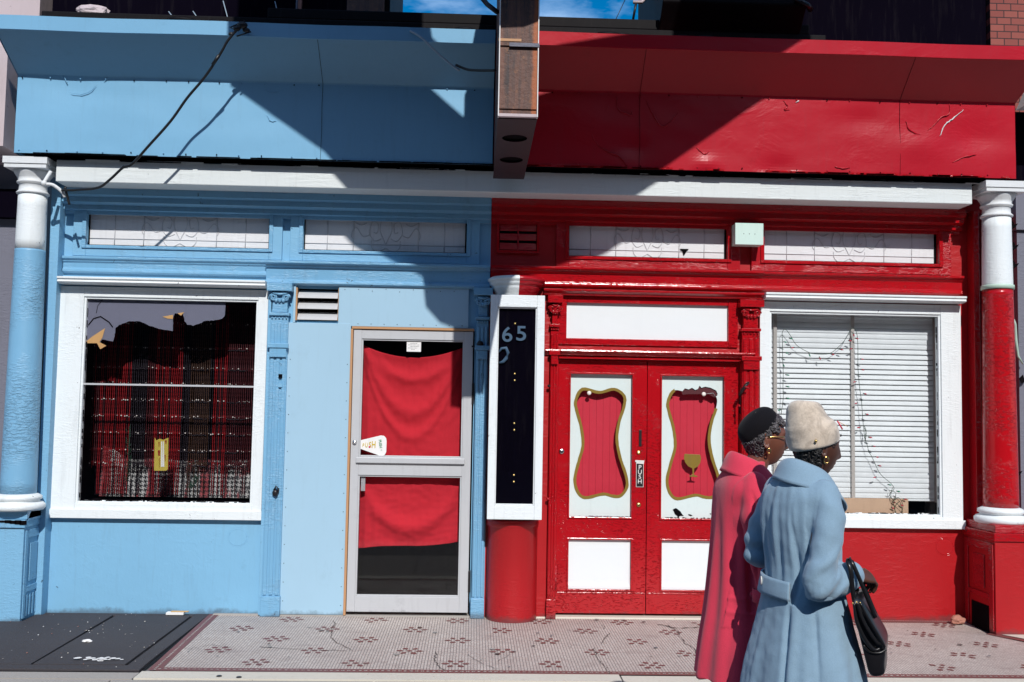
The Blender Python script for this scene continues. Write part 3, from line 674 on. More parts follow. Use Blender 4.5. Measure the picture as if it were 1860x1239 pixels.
# ------------------------------------------------------------------ pilasters
def pilaster(root, x0, x1, z0, z1, c, cg, y=-.06, block=None, flip=1):
    m = MB(); w_ = x1-x0
    m.box(x0, x1, y, 0, z0, z1-.22, c)
    nf = 3
    for k in range(nf):      # raised beads between flutes
        a = x0+w_*(k+.5)/nf; m.box(a-w_*.10, a+w_*.10, y-.009, y, z0+.16, z1-.30, c)
    m.box(x0-.006, x1+.006, y-.016, 0, z0+.001, z0+.15, c)
    m.box(x0-.010, x1+.010, y-.02, 0, z1-.245, z1-.222, cg)
    if block:
        m.box(x0-.012, x1+.012, y-.035, y-.0095, block, block+.035, cg); m.box(x0+.004, x1-.004, y-.026, y-.0095, block-.07, block-.001, cg)
    m.box(x0+.01, x1-.01, y, 0, z1-.219, z1-.06, cg)
    m.box(x0-.028, x1+.028, y-.045, 0, z1-.058, z1, cg)
    o = m.build('pilaster', root, .004)
    v = MB()
    for s in (-1, 1):       # ionic volutes with a little egg between
        cx = (x0+x1)/2+s*w_*.36; cz = z1-.105; sp_ = []
        for k in range(26):
            t_ = k/25; a = t_*4.2*math.pi; r = .030*(1-t_*.8); sp_.append((cx+s*r*math.cos(a), y-.012-.006*t_, cz+r*math.sin(a)))
        v.tube(sp_, .0065, cg, 6)
    v.tube([(x0+w_*.1, y-.016, z1-.072), ((x0+x1)/2, y-.02, z1-.082), (x1-w_*.1, y-.016, z1-.072)], .010, cg, 6)
    for k in range(3): v.sph((x0+w_*(.3+.2*k), y-.012, z1-.128), .014, cg, 1, .8, 1.25, 8, 6)
    for k in range(5): v.sph((x0+w_*(.1+.2*k), y-.008, z1-.262), .007, cg, seg=6, ring=4)
    v.build('capital', o)
    return o
zled = Z_(700, 520, -.05)
p1 = (X_(480, 850, -.06), X_(515, 850, -.06)); pilaster(bs, p1[0]+.01, p1[1], 0, zled, 'blue_gloss', 'blue_gloss', block=Z_(509, 632, -.09))
m = MB(); m.box(win_o[1]+.015, p1[0]+.0, -.045, 0, 0, zled, 'blue_paint'); m.box(win_o[1]+.03, p1[0]-.012, -.055, -.0455, 0.01, zled-.003, 'blue_paint'); m.build('jamb_strip', bs, .003)
p2 = (X_(858, 850, -.05), X_(885, 850, -.05)); pilaster(bs, p2[0]+.012, p2[1]-.01, 0, zled, 'blue_gloss', 'blue_gloss', block=Z_(872, 636, -.09))
m = MB(); bx_ = X_(872, 630, -.08); bz_ = Z_(872, 630, -.08); m.sph((bx_, -.075, bz_+.02), .026, 'black_metal', 1, .8, 1); m.box(bx_-.065, bx_+.06, -.09, -.06, bz_-.005, bz_+.008, 'black_metal'); m.build('rusty_bracket', bs, label='rusty black bracket on the narrow blue pilaster')
for (a, b) in ((509, 683), (509, 700)):
    m = MB(); x = X_(a, b, -.08); z = Z_(a, b, -.08); m.box(x-.014, x+.014, -.078, -.068, z-.014, z+.014, 'dark_hole' if b == 683 else 'blue_paint'); m.build('bolt_plate', bs)
m = MB(); x, z = X_(500, 893, -.08), Z_(500, 893, -.08); m.sph((x, -.085, z-.01), .022, 'black_metal', 1, .7, 1.2); m.tube([(x-.01, -.085, z+.01), (x+.006, -.09, z+.04), (x+.024, -.085, z+.02), (x+.02, -.08, z-.01)], .007, 'black_metal'); m.build('padlock', bs, label='black padlock hasp on the blue pilaster')
# plywood infill round the aluminium door
ply = (X_(514, 850, -.03), adoor[0]-.022, .012, Z_(580, 587, -.03))
m = MB(); m.box(ply[0], ply[1], -.035, -.001, ply[2], ply[3], 'plywood_blue'); pb = m.build('plywood_panel', bs, .002)
m = MB(); top_x1 = X_(851, 560, -.03)
m.box(vt[1]+.004, top_x1, -.031, -.001, adoor[3]+.026, zled-.002, 'plywood_blue'); m.box(ply[0]+.04, vt[0]-.012, -.031, -.001, ply[3]+.003, zled-.002, 'plywood_blue')
m.box(vt[1]+.004, top_x1, -.029, -.001, adoor[3]+.0262, adoor[3]+.0262, 'plywood_blue')
m.build('plywood_panel', bs, .002)
m = MB()
for k in range(14): m.sph((ply[0]+.03+random.uniform(0, 1)*0, -.036, ply[2]+.1+k*.14), .0035, 'ink', seg=6, ring=4); m.sph((ply[1]-.02, -.036, ply[2]+.07+k*.14), .0035, 'ink', seg=6, ring=4)
for k in range(9): m.sph((vt[1]+.05+k*.105, -.032, zled-.03+.01*math.sin(k*9)), .0035, 'ink', seg=6, ring=4); m.sph((adoor[0]+.03+k*.1, -.032, adoor[3]+.045), .0035, 'ink', seg=6, ring=4)
stuff(m.build('nail', bs))
m = MB(); m.box(vt[0]-.01, vt[1]+.01, .0505, .06, vt[2]-.01, vt[3]+.01, 'dark_hole'); m.box(vt[0]-.01, vt[0], -.034, .03, vt[2], vt[3], 'raw_wood'); m.box(vt[1], vt[1]+.003, -.034, .03, vt[2], vt[3], 'raw_wood')
ve = m.build('vent', bs)
for k in range(3):
    zc = vt[2]+(k+.5)*(vt[3]-vt[2])/3; s_ = MB(); v = []
    for j in range(7):
        a = j/6; yy = -.024+.07*a*a; z_ = zc-.036+.062*a
        for x in (vt[0]+.003, vt[1]-.004): v.append((x, yy, z_))
        for x in (vt[0]+.003, vt[1]-.004): v.append((x, yy+.003, z_+.004))
    s_.add(v, [(4*j, 4*j+1, 4*j+5, 4*j+4) for j in range(6)]+[(4*j+2, 4*j+6, 4*j+7, 4*j+3) for j in range(6)]+[(0, 2, 3, 1)], 'aluminium'); s_.build('louvre', ve)
m = MB(); m.box(adoor[0]-.014, adoor[1]+.006, -.042, -.002, adoor[3]+.006, adoor[3]+.024, 'raw_wood'); m.box(adoor[0]-.022, adoor[0]-.004, -.041, -.002, .01, adoor[3]+.005, 'raw_wood'); m.build('door_trim', bs, .002, label='bare orange wood trim round the aluminium door')
# threshold
m = MB(); m.box(-1.93, XB, -.035, .3, -.05, .010, 'concrete'); m.build('threshold', bs, .006); m = MB(); m.box(.50, 1.94, -.04, .3, -.05, .012, 'limestone'); m.build('threshold', rs, .006)
# aluminium door
dx0, dx1, dz1 = adoor[0]+.0, adoor[1]-.002, adoor[3]+.002; dz0 = .035
g1 = (X_(656, 730, -.02), X_(841, 730, -.02), Z_(745, 831, -.02), Z_(750, 617, -.02)); g2 = (X_(646, 970, -.02), X_(837, 970, -.02), Z_(740, 1084, -.02), Z_(745, 864, -.02))
ad = bpy.data.objects.new('aluminium_door', None); C.objects.link(ad); ad.parent = bs
x0g, x1g = (g1[0]+g2[0])/2, (g1[1]+g2[1])/2
m = MB(); m.box(dx0, x0g, -.03, .012, dz0, dz1, 'aluminium'); m.box(x1g, dx1, -.03, .012, dz0, dz1, 'aluminium')
m.box(x0g, x1g, -.0285, .012, dz0, g2[2], 'aluminium'); m.box(x0g, x1g, -.0285, .012, g2[3], g1[2], 'aluminium'); m.box(x0g, x1g, -.0285, .012, g1[3], dz1, 'aluminium')
b = .012
for g in ((x0g, x1g, g1[2], g1[3]), (x0g, x1g, g2[2], g2[3])): ring_frame(m, g, (g[0]+b, g[1]-b, g[2]+b, g[3]-b), -.021, .008, 'aluminium')
m.build('frame', ad, .002)
m = MB(); m.box(x0g+.002-.02, x1g+.02, -.05, -.0305, g1[2]-.045, g1[2]-.002, 'aluminium'); m.build('push_bar', ad, .004)
m = MB(); m.box(x0g+.005, x1g-.005, -.006, -.002, g1[2]+.005, g1[3]-.005, 'dirty_glass'); m.build('glass', ad); m = MB(); m.box(x0g+.005, x1g-.005, -.006, -.002, g2[2]+.005, g2[3]-.005, 'dirty_glass'); m.build('glass', ad)
m = MB(); x, z = X_(644, 803, -.04), Z_(644, 803, -.04); m.lathe(0, 0, [(.0, 0), (.016, 0), (.016, .012), (.008, .018), (0, .018)], 'chrome', 16); vv = m.v; m.v = [(x+a, -.031-c_, z+b_) for a, b_, c_ in vv]; m.build('lock', ad)
m = MB(); x, z = x0g+.035, Z_(655, 880, 0); m.box(x-.015, x+.018, .0, .010, z-.05, z+.06, 'aluminium'); m.build('lock_case', ad, .002)
for zz in (Z_(857, 715, 0), Z_(853, 1055, 0)): m = MB(); m.box(dx1-.002, dx1+.016, -.04, -.005, zz-.08, zz+.08, 'black_metal'); m.build('hinge', ad, .002)
# cloth hung behind the door glass
def cloth(px0, px1, zt, zb, folds, name, label, sagt=0, slant=0, y0=.05):
    m = MB(); nx, nz = 110, 130; vs = []
    x0, x1 = px0, px1
    for j in range(nz+1):
        for i in range(nx+1):
            u, v = i/nx, j/nz; s = 1-(2*u-1)**2
            ztop = zt-sagt*s; zbot = zb+slant*u+.008*math.sin(u*7)
            z = ztop*(1-v)+zbot*v; d = (zt-z)
            y = y0
            for (c0, sag, sg, am) in folds:
                q_ = (d-(c0+sag*s))/sg; y -= .62*am*math.exp(-q_*q_)*(.35+.65*s)
            y += .006*noise.noise(Vector((u*5, v*6, 2))) + .004*noise.noise(Vector((u*22, v*3, 5)))+.0035*noise.noise(Vector((u*14, v*16, 9)))
            if u < .06: y += .02*(1-u/.06)
            if u > .9: y += .02*(u-.9)/.1
            vs.append((x0+(x1-x0)*u, y, z))
    m.add(vs, [(j*(nx+1)+i, j*(nx+1)+i+1, (j+1)*(nx+1)+i+1, (j+1)*(nx+1)+i) for j in range(nz) for i in range(nx)], 'red_cloth', True)
    o = m.build(name); so = o.modifiers.new('s', 'SOLIDIFY'); so.thickness = .003
    return tag(o, label, 'cloth')
H1 = g1[3]-g1[2]
cloth(x0g+.004, x1g-.004, g1[3]-.045, g1[2]-.09, [(.0, .075, .05, .030), (.04, .22, .05, .034), (.02, .50, .07, .045), (.10, .60, .05, .03), (-.1, .36, .04, .012)], 'hung_cloth', 'red cloth sagging in swags behind the upper glass of the aluminium door', .09, 0, .062)
cloth(x0g+.004, x1g-.004, g2[3]+.06, Z_(645, 997, .05), [(.12, .36, .07, .04), (.25, .2, .06, .02), (.02, .1, .05, .012)], 'hung_cloth', 'red cloth hanging behind the lower glass of the aluminium door, hem slanting', 0, .055, .062)
# note and sticker on the door glass
x, z = X_(752, 630, -.01), Z_(752, 630, -.01)
m = MB(); m.box(x-.056, x+.054, -.0105, -.0088, z-.038, z+.037, 'paper_white'); nn = m.build('paper_note'); tag(nn, 'small white typed notice taped at the top of the aluminium door glass', 'notice')
m = MB()
for k, (a, b_) in enumerate([(-.03, .03), (-.044, .046), (-.03, .04), (-.046, .03), (-.02, .01)]):
    zz = z+.026-k*.012; xx = x+a
    while xx < x+b_-.004: wdt = random.uniform(.003, .010); m.box(xx, min(xx+wdt, x+b_), -.0112, -.0106, zz-.0014, zz+.0014, 'ink'); xx += wdt+.0025
m.build('typed_lines', nn)
st = thing('push_sticker', 'white wedge sticker reading PUSH in yellow, low on the aluminium door glass', 'sticker')
sc_ = lambda a, b_: (X_(480+a/4.65, 580+b_/4.65, -.012), Z_(480+a/4.65, 580+b_/4.65, -.012))
outl = [(803, 1035), (812, 1022), (985, 981), (1012, 985), (1030, 1005), (1033, 1030), (1030, 1120), (1018, 1145), (995, 1154), (970, 1150), (812, 1094), (801, 1080)]
m = MB(); m.prism([sc_(*q_) for q_ in outl], -.0110, -.0088, 'paper_white'); m.build('card', st)
def T_at(a, b_, s, size, mat, name, rot, sx=1, par=None):
    xx, zz = sc_(a, b_); text(s, size, upright(xx, -.0125, zz, rot), mat, name, par, sx)
for k, (ch, a, b_, sz) in enumerate([('P', 836, 1066, .040), ('U', 864, 1064, .050), ('S', 893, 1063, .062), ('H', 924, 1062, .075)]):
    T_at(a, b_, ch, sz, 'yellow_ink', 'letter', -8+k*2, .62, st)
T_at(980, 1052, 'PUSH', .030, 'green_ink', 'letter', -82, .9, st)
T_at(992, 1105, 'c', .02, 'green_ink', 'letter', -82, .9, st)
m = MB(); xx, zz = sc_(890, 1078); m.sph((xx, -.0128, zz), .008, 'bulb_red', 1, .15, 1); m.build('dot', st)
# left post, column, pedestal
def column(root, cx, cy, r0, r1, z0, z1, zc, low, up, ring=None):
    prof = []
    N = 26
    for k in range(N+1):
        t_ = k/N; z = z0+(z1-z0)*t_; prof.append((r1+(r0-r1)*t_**1.15 + .0, z))
    lowp = [p for p in prof if p[1] <= zc]; lowp.append((lowp[-1][0], zc)); upp = [(lowp[-1][0]-.0015, zc)]+[p for p in prof if p[1] > zc]
    m = MB(); m.lathe(cx, cy, lowp, low, 48); sh = m.build('column', root)
    m = MB(); m.lathe(cx, cy, upp, up, 48); m.build('upper_shaft', sh, label='white upper length of the column')
    m = MB()
    for k in range(6): a = R(-160+k*28); m.box(cx+(r0-.001)*math.cos(a)-.0008, cx+(r0)*math.cos(a)+.0008, cy+(r0)*math.sin(a)-.0015, cy+(r0)*math.sin(a)+.001, z0+.2, z0+.21, low)
    cpf = [(r0, z1), (r0+.012, z1+.004), (r0+.014, z1+.014), (r0+.004, z1+.024), (r0-.002, z1+.03), (r0-.004, z1+.075), (r0+.012, z1+.082), (r0+.014, z1+.094), (r0+.004, z1+.10), (r0+.012, z1+.125), (r0+.032, z1+.155), (r0+.042, z1+.175)]
    m = MB(); m.lathe(cx, cy, cpf, 'white_old', 48); a = r0+.052
    m.box(cx-a, cx+a, cy-a, cy+a, z1+.176, z1+.205, 'white_old'); m.box(cx-a-.008, cx+a+.008, cy-a-.008, cy+a+.008, z1+.206, z1+.255, 'white_old'); m.build('capital', sh)
    bpf = [(r1+.05, z0-.115), (r1+.062, z0-.10), (r1+.062, z0-.075), (r1+.045, z0-.06), (r1+.022, z0-.055), (r1+.022, z0-.045), (r1+.038, z0-.036), (r1+.038, z0-.016), (r1+.018, z0-.004), (r1, z0+.004)]
    m = MB(); m.lathe(cx, cy, bpf, 'white_paint', 48); m.build('base', sh)
    return sh
lc = column(bs, -3.315, -.24, .100, .124, .905, 3.11, Z_(50, 453, -.28), 'blue_crackle', 'white_paint')
rc = column(rs, 3.985, -.27, .103, .126, .905, 3.11, Z_(1812, 525, -.3), 'red_crackle', 'white_paint')
m = MB(); m.lathe(3.985, -.27, [(.1185, Z_(1812, 525, -.3)-.002), (.1188, Z_(1812, 525, -.3)+.02), (.1182, Z_(1812, 525, -.3)+.028)], 'green_paint', 48); m.build('green_band', rc)
m = MB(); m.tube([(3.985-.11+.0, -.27+.0, 3.0)]*2, .001, 'white_paint') if False else None
zt = .79
m = MB(); m.box(-3.75, -3.215, -.345, 0, 0, zt-.12, 'blue_paint'); m.box(-3.75, -3.205, -.36, .0, zt-.119, zt-.06, 'blue_gloss'); m.box(-3.75, -3.20, -.34, -.04, zt-.059, zt-.0, 'blue_gloss')
# panels on the side facing the window
m.box(-3.214, -3.206, -.325, -.285, .02, zt-.14, 'blue_gloss'); m.box(-3.214, -3.206, -.075, -.035, .02, zt-.14, 'blue_gloss'); m.box(-3.214, -3.206, -.284, -.076, .20, .245, 'blue_gloss'); m.box(-3.214, -3.206, -.284, -.076, zt-.20, zt-.14, 'blue_gloss'); m.box(-3.214, -3.207, -.24, -.12, .275, zt-.24, 'blue_gloss')
for k in range(4): m.box(-3.214, -3.207, -.27+.05*k, -.245+.05*k, .03, .18, 'blue_gloss')
pd = m.build('pedestal', bs, .004)
m = MB(); m.profx(-3.21, -3.20, [(-.30+.13+.15*math.cos(R(a)), zt-.075+.10*math.sin(R(a))) for a in range(0, 181, 15)], 'blue_gloss'); m.build('rounded_block', pd, .003)
m = MB()
for k in range(5): x = -3.38+k*.035; m.box(x, x+.045, -.365, -.352, zt-.08-.004*k, zt-.066+.003*(k % 2), 'dark_hole')
m.build('bare_patch', pd)
m = MB(); zt2 = .815; px0 = 3.83; m.box(px0, 4.6, -.47, 0, 0, zt2-.14, 'red_paint'); m.box(px0-.012, 4.6, -.485, .0, zt2-.139, zt2-.08, 'red_gloss'); m.box(px0+.01, 4.6, -.46, -.03, zt2-.079, zt2-.022, 'red_trim')
m.box(px0-.010, px0-.001, -.45, -.39, .02, zt2-.16, 'red_trim'); m.box(px0-.010, px0-.001, -.08, -.03, .02, zt2-.16, 'red_trim'); m.box(px0-.010, px0-.001, -.389, -.081, .24, .28, 'red_trim'); m.box(px0-.010, px0-.001, -.389, -.081, zt2-.22, zt2-.16, 'red_trim'); m.box(px0-.008, px0-.001, -.32, -.15, .31, zt2-.26, 'red_trim')
pd = m.build('pedestal', rs, .004); m = MB(); m.box(px0-.004, px0+.002, -.375, -.12, .0, .19, 'dark_hole'); m.build('vent_hole', pd)
# posts beside the columns
m = MB(); m.box(-3.235, -3.165, -.11, 0, 0, ZB, 'blue_paint'); m.build('corner_post', bs, .004)
m = MB(); m.box(3.885, 3.93, -.11, 0, 0, ZB, 'red_gloss'); m.box(3.93, 4.6, .0, .05, 0, ZB, 'red_paint'); m.build('corner_post', rs, .004)
m = MB(); m.tube([(3.99+.13, -.24, 2.33), (4.15, -.20, 2.30), (4.18, -.16, 2.18), (4.22, -.12, 2.06), (4.27, -.1, 2.0)], [.012, .016, .014, .010, .006], 'green_paint'); m.build('paint_curl', rc)
# ------------------------------------------------------------------ red side: display case on its half-round pillar
pr = thing('round_pillar', 'half-round red pillar with a two-tone capital between the two shopfronts', 'pillar')
pcx = .31; pcy = -.03
m = MB(); m.lathe(pcx, pcy, [(.190, 0), (.192, .04), (.19, .2), (.19, .69), (.197, .70), (.202, .712), (.202, .745), (.195, .752)], 'red_paint', 40, 180, 360); m.build('shaft', pr)
m = MB(); m.lathe(pcx, pcy, [(.17, .752), (.17, 2.42)], 'red_paint', 40, 180, 360); m.build('core', pr)
capz = Z_(938, 535, -.25); prof = [(.155, capz), (.165, capz+.03), (.185, capz+.055), (.19, capz+.07), (.19, capz+.078), (.203, capz+.085), (.21, capz+.10), (.21, capz+.112), (.222, capz+.118), (.224, capz+.135), (.20, capz+.15), (.0, capz+.152)]
pc = bpy.data.objects.new('capital', None); C.objects.link(pc); pc.parent = pr
m = MB(); m.lathe(pcx, pcy, prof, 'white_paint', 24, 180, 274); m.build('white_half', pc); m = MB(); m.lathe(pcx, pcy, prof, 'red_trim', 24, 274, 360); m.build('red_half', pc)
dc = thing('display_case', 'tall narrow white-framed display case with black glass numbered 65', 'display case')
m = MB(); ring_frame(m, case_o, case_i, -.30, -.245, 'white_paint'); ring_frame(m, (case_i[0], case_i[1], case_i[2], case_i[3]), (case_i[0]+.01, case_i[1]-.01, case_i[2]+.01, case_i[3]-.01), -.286, -.25, 'white_old')
m.box(case_o[0]+.005, case_o[1]-.005, -.2445, -.13, case_o[2]+.005, case_o[3]-.005, 'dark_inside'); m.build('frame', dc, .003)
m = MB(); m.box(case_i[0]+.008, case_i[1]-.008, -.276, -.272, case_i[2], case_i[3], 'window_glass'); m.build('glass', dc)
m = MB(); m.box(case_i[0], case_i[1], -.262, -.258, case_i[2], case_i[3], 'black_wall'); m.build('backboard', dc)
def case_text(s, px_, py_, size, sx=1, rot=0): text(s, size, upright(X_(px_, py_, -.277), -.2775, Z_(px_, py_, -.277), rot), 'lettering_blue', 'numeral', dc, sx)
case_text('6', 921, 609, .155, 1.1, 4); case_text('5', 947, 607, .155, 1.15, 0)
m = MB(); m.tube([(X_(a, b_, -.277), -.278, Z_(a, b_, -.277)) for a, b_ in [(906, 640), (911, 633), (919, 632), (923, 641), (920, 650), (914, 657), (907, 659)]], [.006, .010, .013, .012, .014, .012, .006], 'lettering_blue', 8); m.build('numeral', dc)
for b_ in (588, 679, 691, 769, 781, 863, 875):
    m = MB(); x, z = X_(935.5-(b_-588)*.008, b_, -.26), Z_(935.5, b_, -.26); m.lathe(0, 0, [(.0, 0), (.0085, 0), (.0085, .004), (.005, .007), (0, .007)], 'brass', 14); m.v = [(x+a, -.2625-c_, z+bb) for a, bb, c_ in m.v]; m.build('bulb_socket', dc)
m = MB(); m.box(case_i[0]+.01, case_i[1]-.01, -.2572-.002, -.2574, Z_(935, 846, -.26), Z_(935, 836, -.26), 'grey_paper'); m.build('inner_bar', dc)
# red pilasters
q0 = (X_(992, 850, -.06), X_(1010, 850, -.06)); pilaster(rs, q0[0]+.02, q0[1]+.005, 0, Z_(1005, 537, -.06), 'red_gloss', 'red_gloss', block=Z_(1003, 645, -.09))
q1 = (X_(1348, 850, -.06), X_(1372, 850, -.06)); pilaster(rs, q1[0], q1[1]+.03, 0, Z_(1360, 545, -.06), 'red_gloss', 'red_gloss', block=Z_(1358, 655, -.09))
m = MB(); m.box(q1[1]+.045, rwin_o[0]-.003, -.03, 0, 0, Z_(1382, 545, -.03), 'red_paint'); m.build('jamb_strip', rs, .003); m = MB(); m.box(.50, q0[0]+.015, -.03, 0, 0, 2.4, 'red_paint'); m.build('jamb_strip', rs, .003)
# transom over the red doors
m = MB(); m.box(rtop[0]-.01, rtop[1]+.01, .012, .02, rtop[2]-.01, rtop[3]+.01, 'white_panel'); m.build('white_panel', rs)
m = MB(); ring_frame(m, (rtop[0]-.075, rtop[1]+.075, rtop[2]-.05, rtop[3]+.05), rtop, -.018, -.001, 'red_gloss'); m.build('transom_frame', rs, .005)
zc = Z_(1180, 636, -.07); m = MB(); m.profx(X_(990, 640, -.07), X_(1372, 640, -.07), [(0, zc), (-.075, zc-.006), (-.08, zc-.02), (-.06, zc-.034), (-.045, zc-.05), (0, zc-.055)], 'red_gloss'); m.build('door_cornice', rs, .003)
m = MB(); m.box(rdoor[0]-.045, rdoor[0]-.002, -.03, .05, 0, zc-.056, 'red_gloss'); m.box(rdoor[1]+.002, rdoor[1]+.04, -.03, .05, 0, zc-.056, 'red_gloss'); m.box(rdoor[0]-.001, rdoor[1]+.001, -.03, .05, rdoor[3]+.001, zc-.056, 'red_gloss'); m.build('door_frame', rs, .004)
interior(rdoor[0]-.02, rdoor[1]+.02, 0, rdoor[3]+.02, .6, rs, .08)
# peanut-shaped openings
raw = [(1045.5, 728.6), (1058, 707), (1088.5, 712.8), (1115.6, 707), (1133.7, 719.6), (1133, 740), (1124.8, 765), (1120.4, 796.7), (1126, 830), (1137, 864), (1138.4, 885), (1127, 900.5), (1112, 901.0), (1095.4, 897.4), (1063, 904), (1049, 893), (1044, 870), (1051, 838.6), (1058.7, 809), (1055.5, 775.7), (1048, 748)]
YD = .035
def leaf(x0, x1, shift, name, g, lp, hinge):
    d = bpy.data.objects.new('door', None); C.objects.link(d); d.parent = rs
    z0, z1 = .03, rdoor[3]-.004
    wall_panels((x0, x1, z0, z1), [g, lp], YD-.012, YD+.045, 'red_gloss', 'leaf_frame', d)
    m = MB(); bd = .012
    for r in (g, lp): ring_frame(m, (r[0]-bd, r[1]+bd, r[2]-bd, r[3]+bd), r, YD-.022, YD-.0125, 'red_gloss')
    for z in (lp[2]-.03,): m.box(x0+.01, x1-.01, YD-.0165, YD-.0125, z, z+.007, 'red_gloss')
    m.build('moulding', d, .003)
    m = MB(); m.box(lp[0]-.005, lp[1]+.005, YD+.006, YD+.02, lp[2]-.005, lp[3]+.005, 'white_panel'); m.box(lp[0]+.002, lp[1]-.002, YD-.004, YD+.0055, lp[2], lp[2]+.03, 'white_panel'); m.build('kick_panel', d, .002)
    sh = [(X_(a+shift, b_+shift*.012, YD+.02), Z_(a+shift, b_+shift*.012, YD+.02)) for a, b_ in raw]
    sm = [(p.x, p.y) for p in smooth_pts([(a, b_, 0) for a, b_ in sh], 5, True)]
    cx = sum(p[0] for p in sm)/len(sm); cz = sum(p[1] for p in sm)/len(sm)
    gp = fill2d([[(g[0]-.006, g[2]-.006), (g[1]+.006, g[2]-.006), (g[1]+.006, g[3]+.006), (g[0]-.006, g[3]+.006)], sm], YD+.018, YD+.023, 'white_glass', 'painted_glass', d)
    v = []; n = len(sm); wdt = .0115
    for i, p in enumerate(sm):
        a = Vector((sm[i-1][0], sm[i-1][1])); c_ = Vector((sm[(i+1) % n][0], sm[(i+1) % n][1])); t_ = (c_-a).normalized(); q_ = Vector((-t_.y, t_.x)); k = wdt*random.uniform(.9, 1.1)
        v += [(p[0]+q_.x*k, YD+.0172, p[1]+q_.y*k), (p[0]-q_.x*k, YD+.0172, p[1]-q_.y*k), (p[0]+q_.x*k, YD+.0155, p[1]+q_.y*k), (p[0]-q_.x*k, YD+.0155, p[1]-q_.y*k)]
    f = []
    for i in range(n):
        if name == 'b' and 4 < i < 25 and True: continue
        a = 4*i; b_ = 4*((i+1) % n); f += [(a, a+1, b_+1, b_), (a+2, b_+2, b_+3, a+3), (a, b_, b_+2, a+2), (a+1, a+3, b_+3, b_+1)]
    m = MB(); m.add(v, f, 'olive'); m.build('painted_outline', d)
    m = MB(); nb = 9
    for k in range(nb):
        a = g[0]+(g[1]-g[0])*k/nb; m.box(a+.0006, a+(g[1]-g[0])/nb-.0006, YD+.075, YD+.088+.001*(k % 2), g[2]-.02, g[3]+.02, 'crimson_board')
    m.build('backing_boards', d)
    return d, sm, g
xm = X_(1174, 885, YD)
gA = (X_(1035, 810, YD), X_(1147, 810, YD), Z_(1090, 939, YD), Z_(1091, 680, YD)); gB = (X_(1201, 810, YD), X_(1314, 810, YD), gA[2]-.003, gA[3]-.003)
lA = (X_(1032, 1025, YD), X_(1145, 1025, YD), Z_(1088, 1070, YD), Z_(1088, 980, YD)); lB = (X_(1201, 1025, YD), X_(1314, 1025, YD), lA[2], lA[3])
dA, smA, _ = leaf(rdoor[0]+.003, xm-.003, 0, 'a', gA, lA, 0)
dB, smB, _ = leaf(xm+.003, rdoor[1]-.003, 167.5, 'b', gB, lB, 1)
# broken paint along the top of the right-hand opening
m = MB()
tp = [(1238, 713), (1243, 707), (1250, 709), (1256, 706), (1262, 710), (1267, 708), (1270, 702), (1273, 706), (1280, 704), (1290, 706), (1300, 711), (1303, 718), (1297, 722), (1285, 715), (1270, 716), (1262, 716), (1250, 716), (1240, 717)]
m.prism(pl(tp, YD+.017), YD+.0148, YD+.0168, 'curtain_maroon'); m.prism(pl([(a+1, b_-1.5) for a, b_ in tp[:12]]+[(1296, 715), (1270, 711), (1250, 712)], YD+.017), YD+.0169, YD+.0174, 'dark_hole')
m.prism(pl([(1222, 926), (1225, 924), (1228, 923), (1231, 925), (1236, 929), (1239, 934), (1242, 937), (1236, 937), (1233, 938.5), (1233, 941), (1231.5, 941), (1230.5, 937.5), (1226, 934), (1224, 929)], YD+.015), YD+.0145, YD+.017, 'dark_hole')
m.prism(pl([(1250, 934), (1254, 934.5), (1258, 936.5), (1255, 937.5), (1251, 936)], YD+.015), YD+.0145, YD+.017, 'dark_hole'); m.prism(pl([(1289, 932.5), (1292, 933), (1291, 935)], YD+.015), YD+.0145, YD+.017, 'dark_hole')
for k in range(26): a = gB[0]+random.uniform(0, gB[1]-gB[0]); m.box(a, a+random.uniform(.004, .02), YD+.0145, YD+.017, gB[2], gB[2]+random.uniform(.003, .008), 'dark_hole')
stuff(m.build('chipped_paint', dB))
m = MB()
for k in range(40): a = gA[0]+random.uniform(0, gA[1]-gA[0]-.02); m.box(a, a+random.uniform(.004, .02), YD+.0145, YD+.017, gA[2], gA[2]+random.uniform(.002, .007), 'grey_neighbour')
stuff(m.build('chipped_paint', dA))
# goblet
yg = YD+.014; gb = [(1243, 826), (1244, 824.5), (1272, 826), (1273.5, 833), (1272, 841), (1267, 848), (1261, 851), (1260.5, 860), (1261.5, 863), (1268, 865), (1266, 866.5), (1253, 866), (1252, 864.5), (1257.5, 862.5), (1258, 858), (1257.5, 851), (1250, 847), (1244.5, 840), (1242.5, 833)]
m = MB(); m.prism(pl(gb, yg), yg, yg+.003, 'olive'); m.build('goblet_emblem', dB, .0008, label='olive wine goblet painted on the glass')
for (dd, px_, py_) in ((dA, 1070.5, 714), (dB, 1279, 716)):
    m = MB(); x, z = X_(px_, py_, YD), Z_(px_, py_, YD); m.lathe(0, 0, [(.0, 0), (.016, 0), (.017, .003), (.012, .008), (0, .010)], 'button_white', 18); m.v = [(x+a, YD+.013-c_, z+b_) for a, b_, c_ in m.v]
    m.tube([(x, YD+.01, z), (x+.002, YD+.07, z)], .004, 'chrome'); m.build('white_knob', dd)
m = MB(); m.tube([(X_(1280, 716, YD), YD+.008, Z_(1280, 716, YD)), (X_(1296, 714, YD), YD+.010, Z_(1296, 714, YD)), (X_(1300, 720, YD), YD+.012, Z_(1300, 720, YD))], .0015, 'aluminium'); m.build('wire', dB)
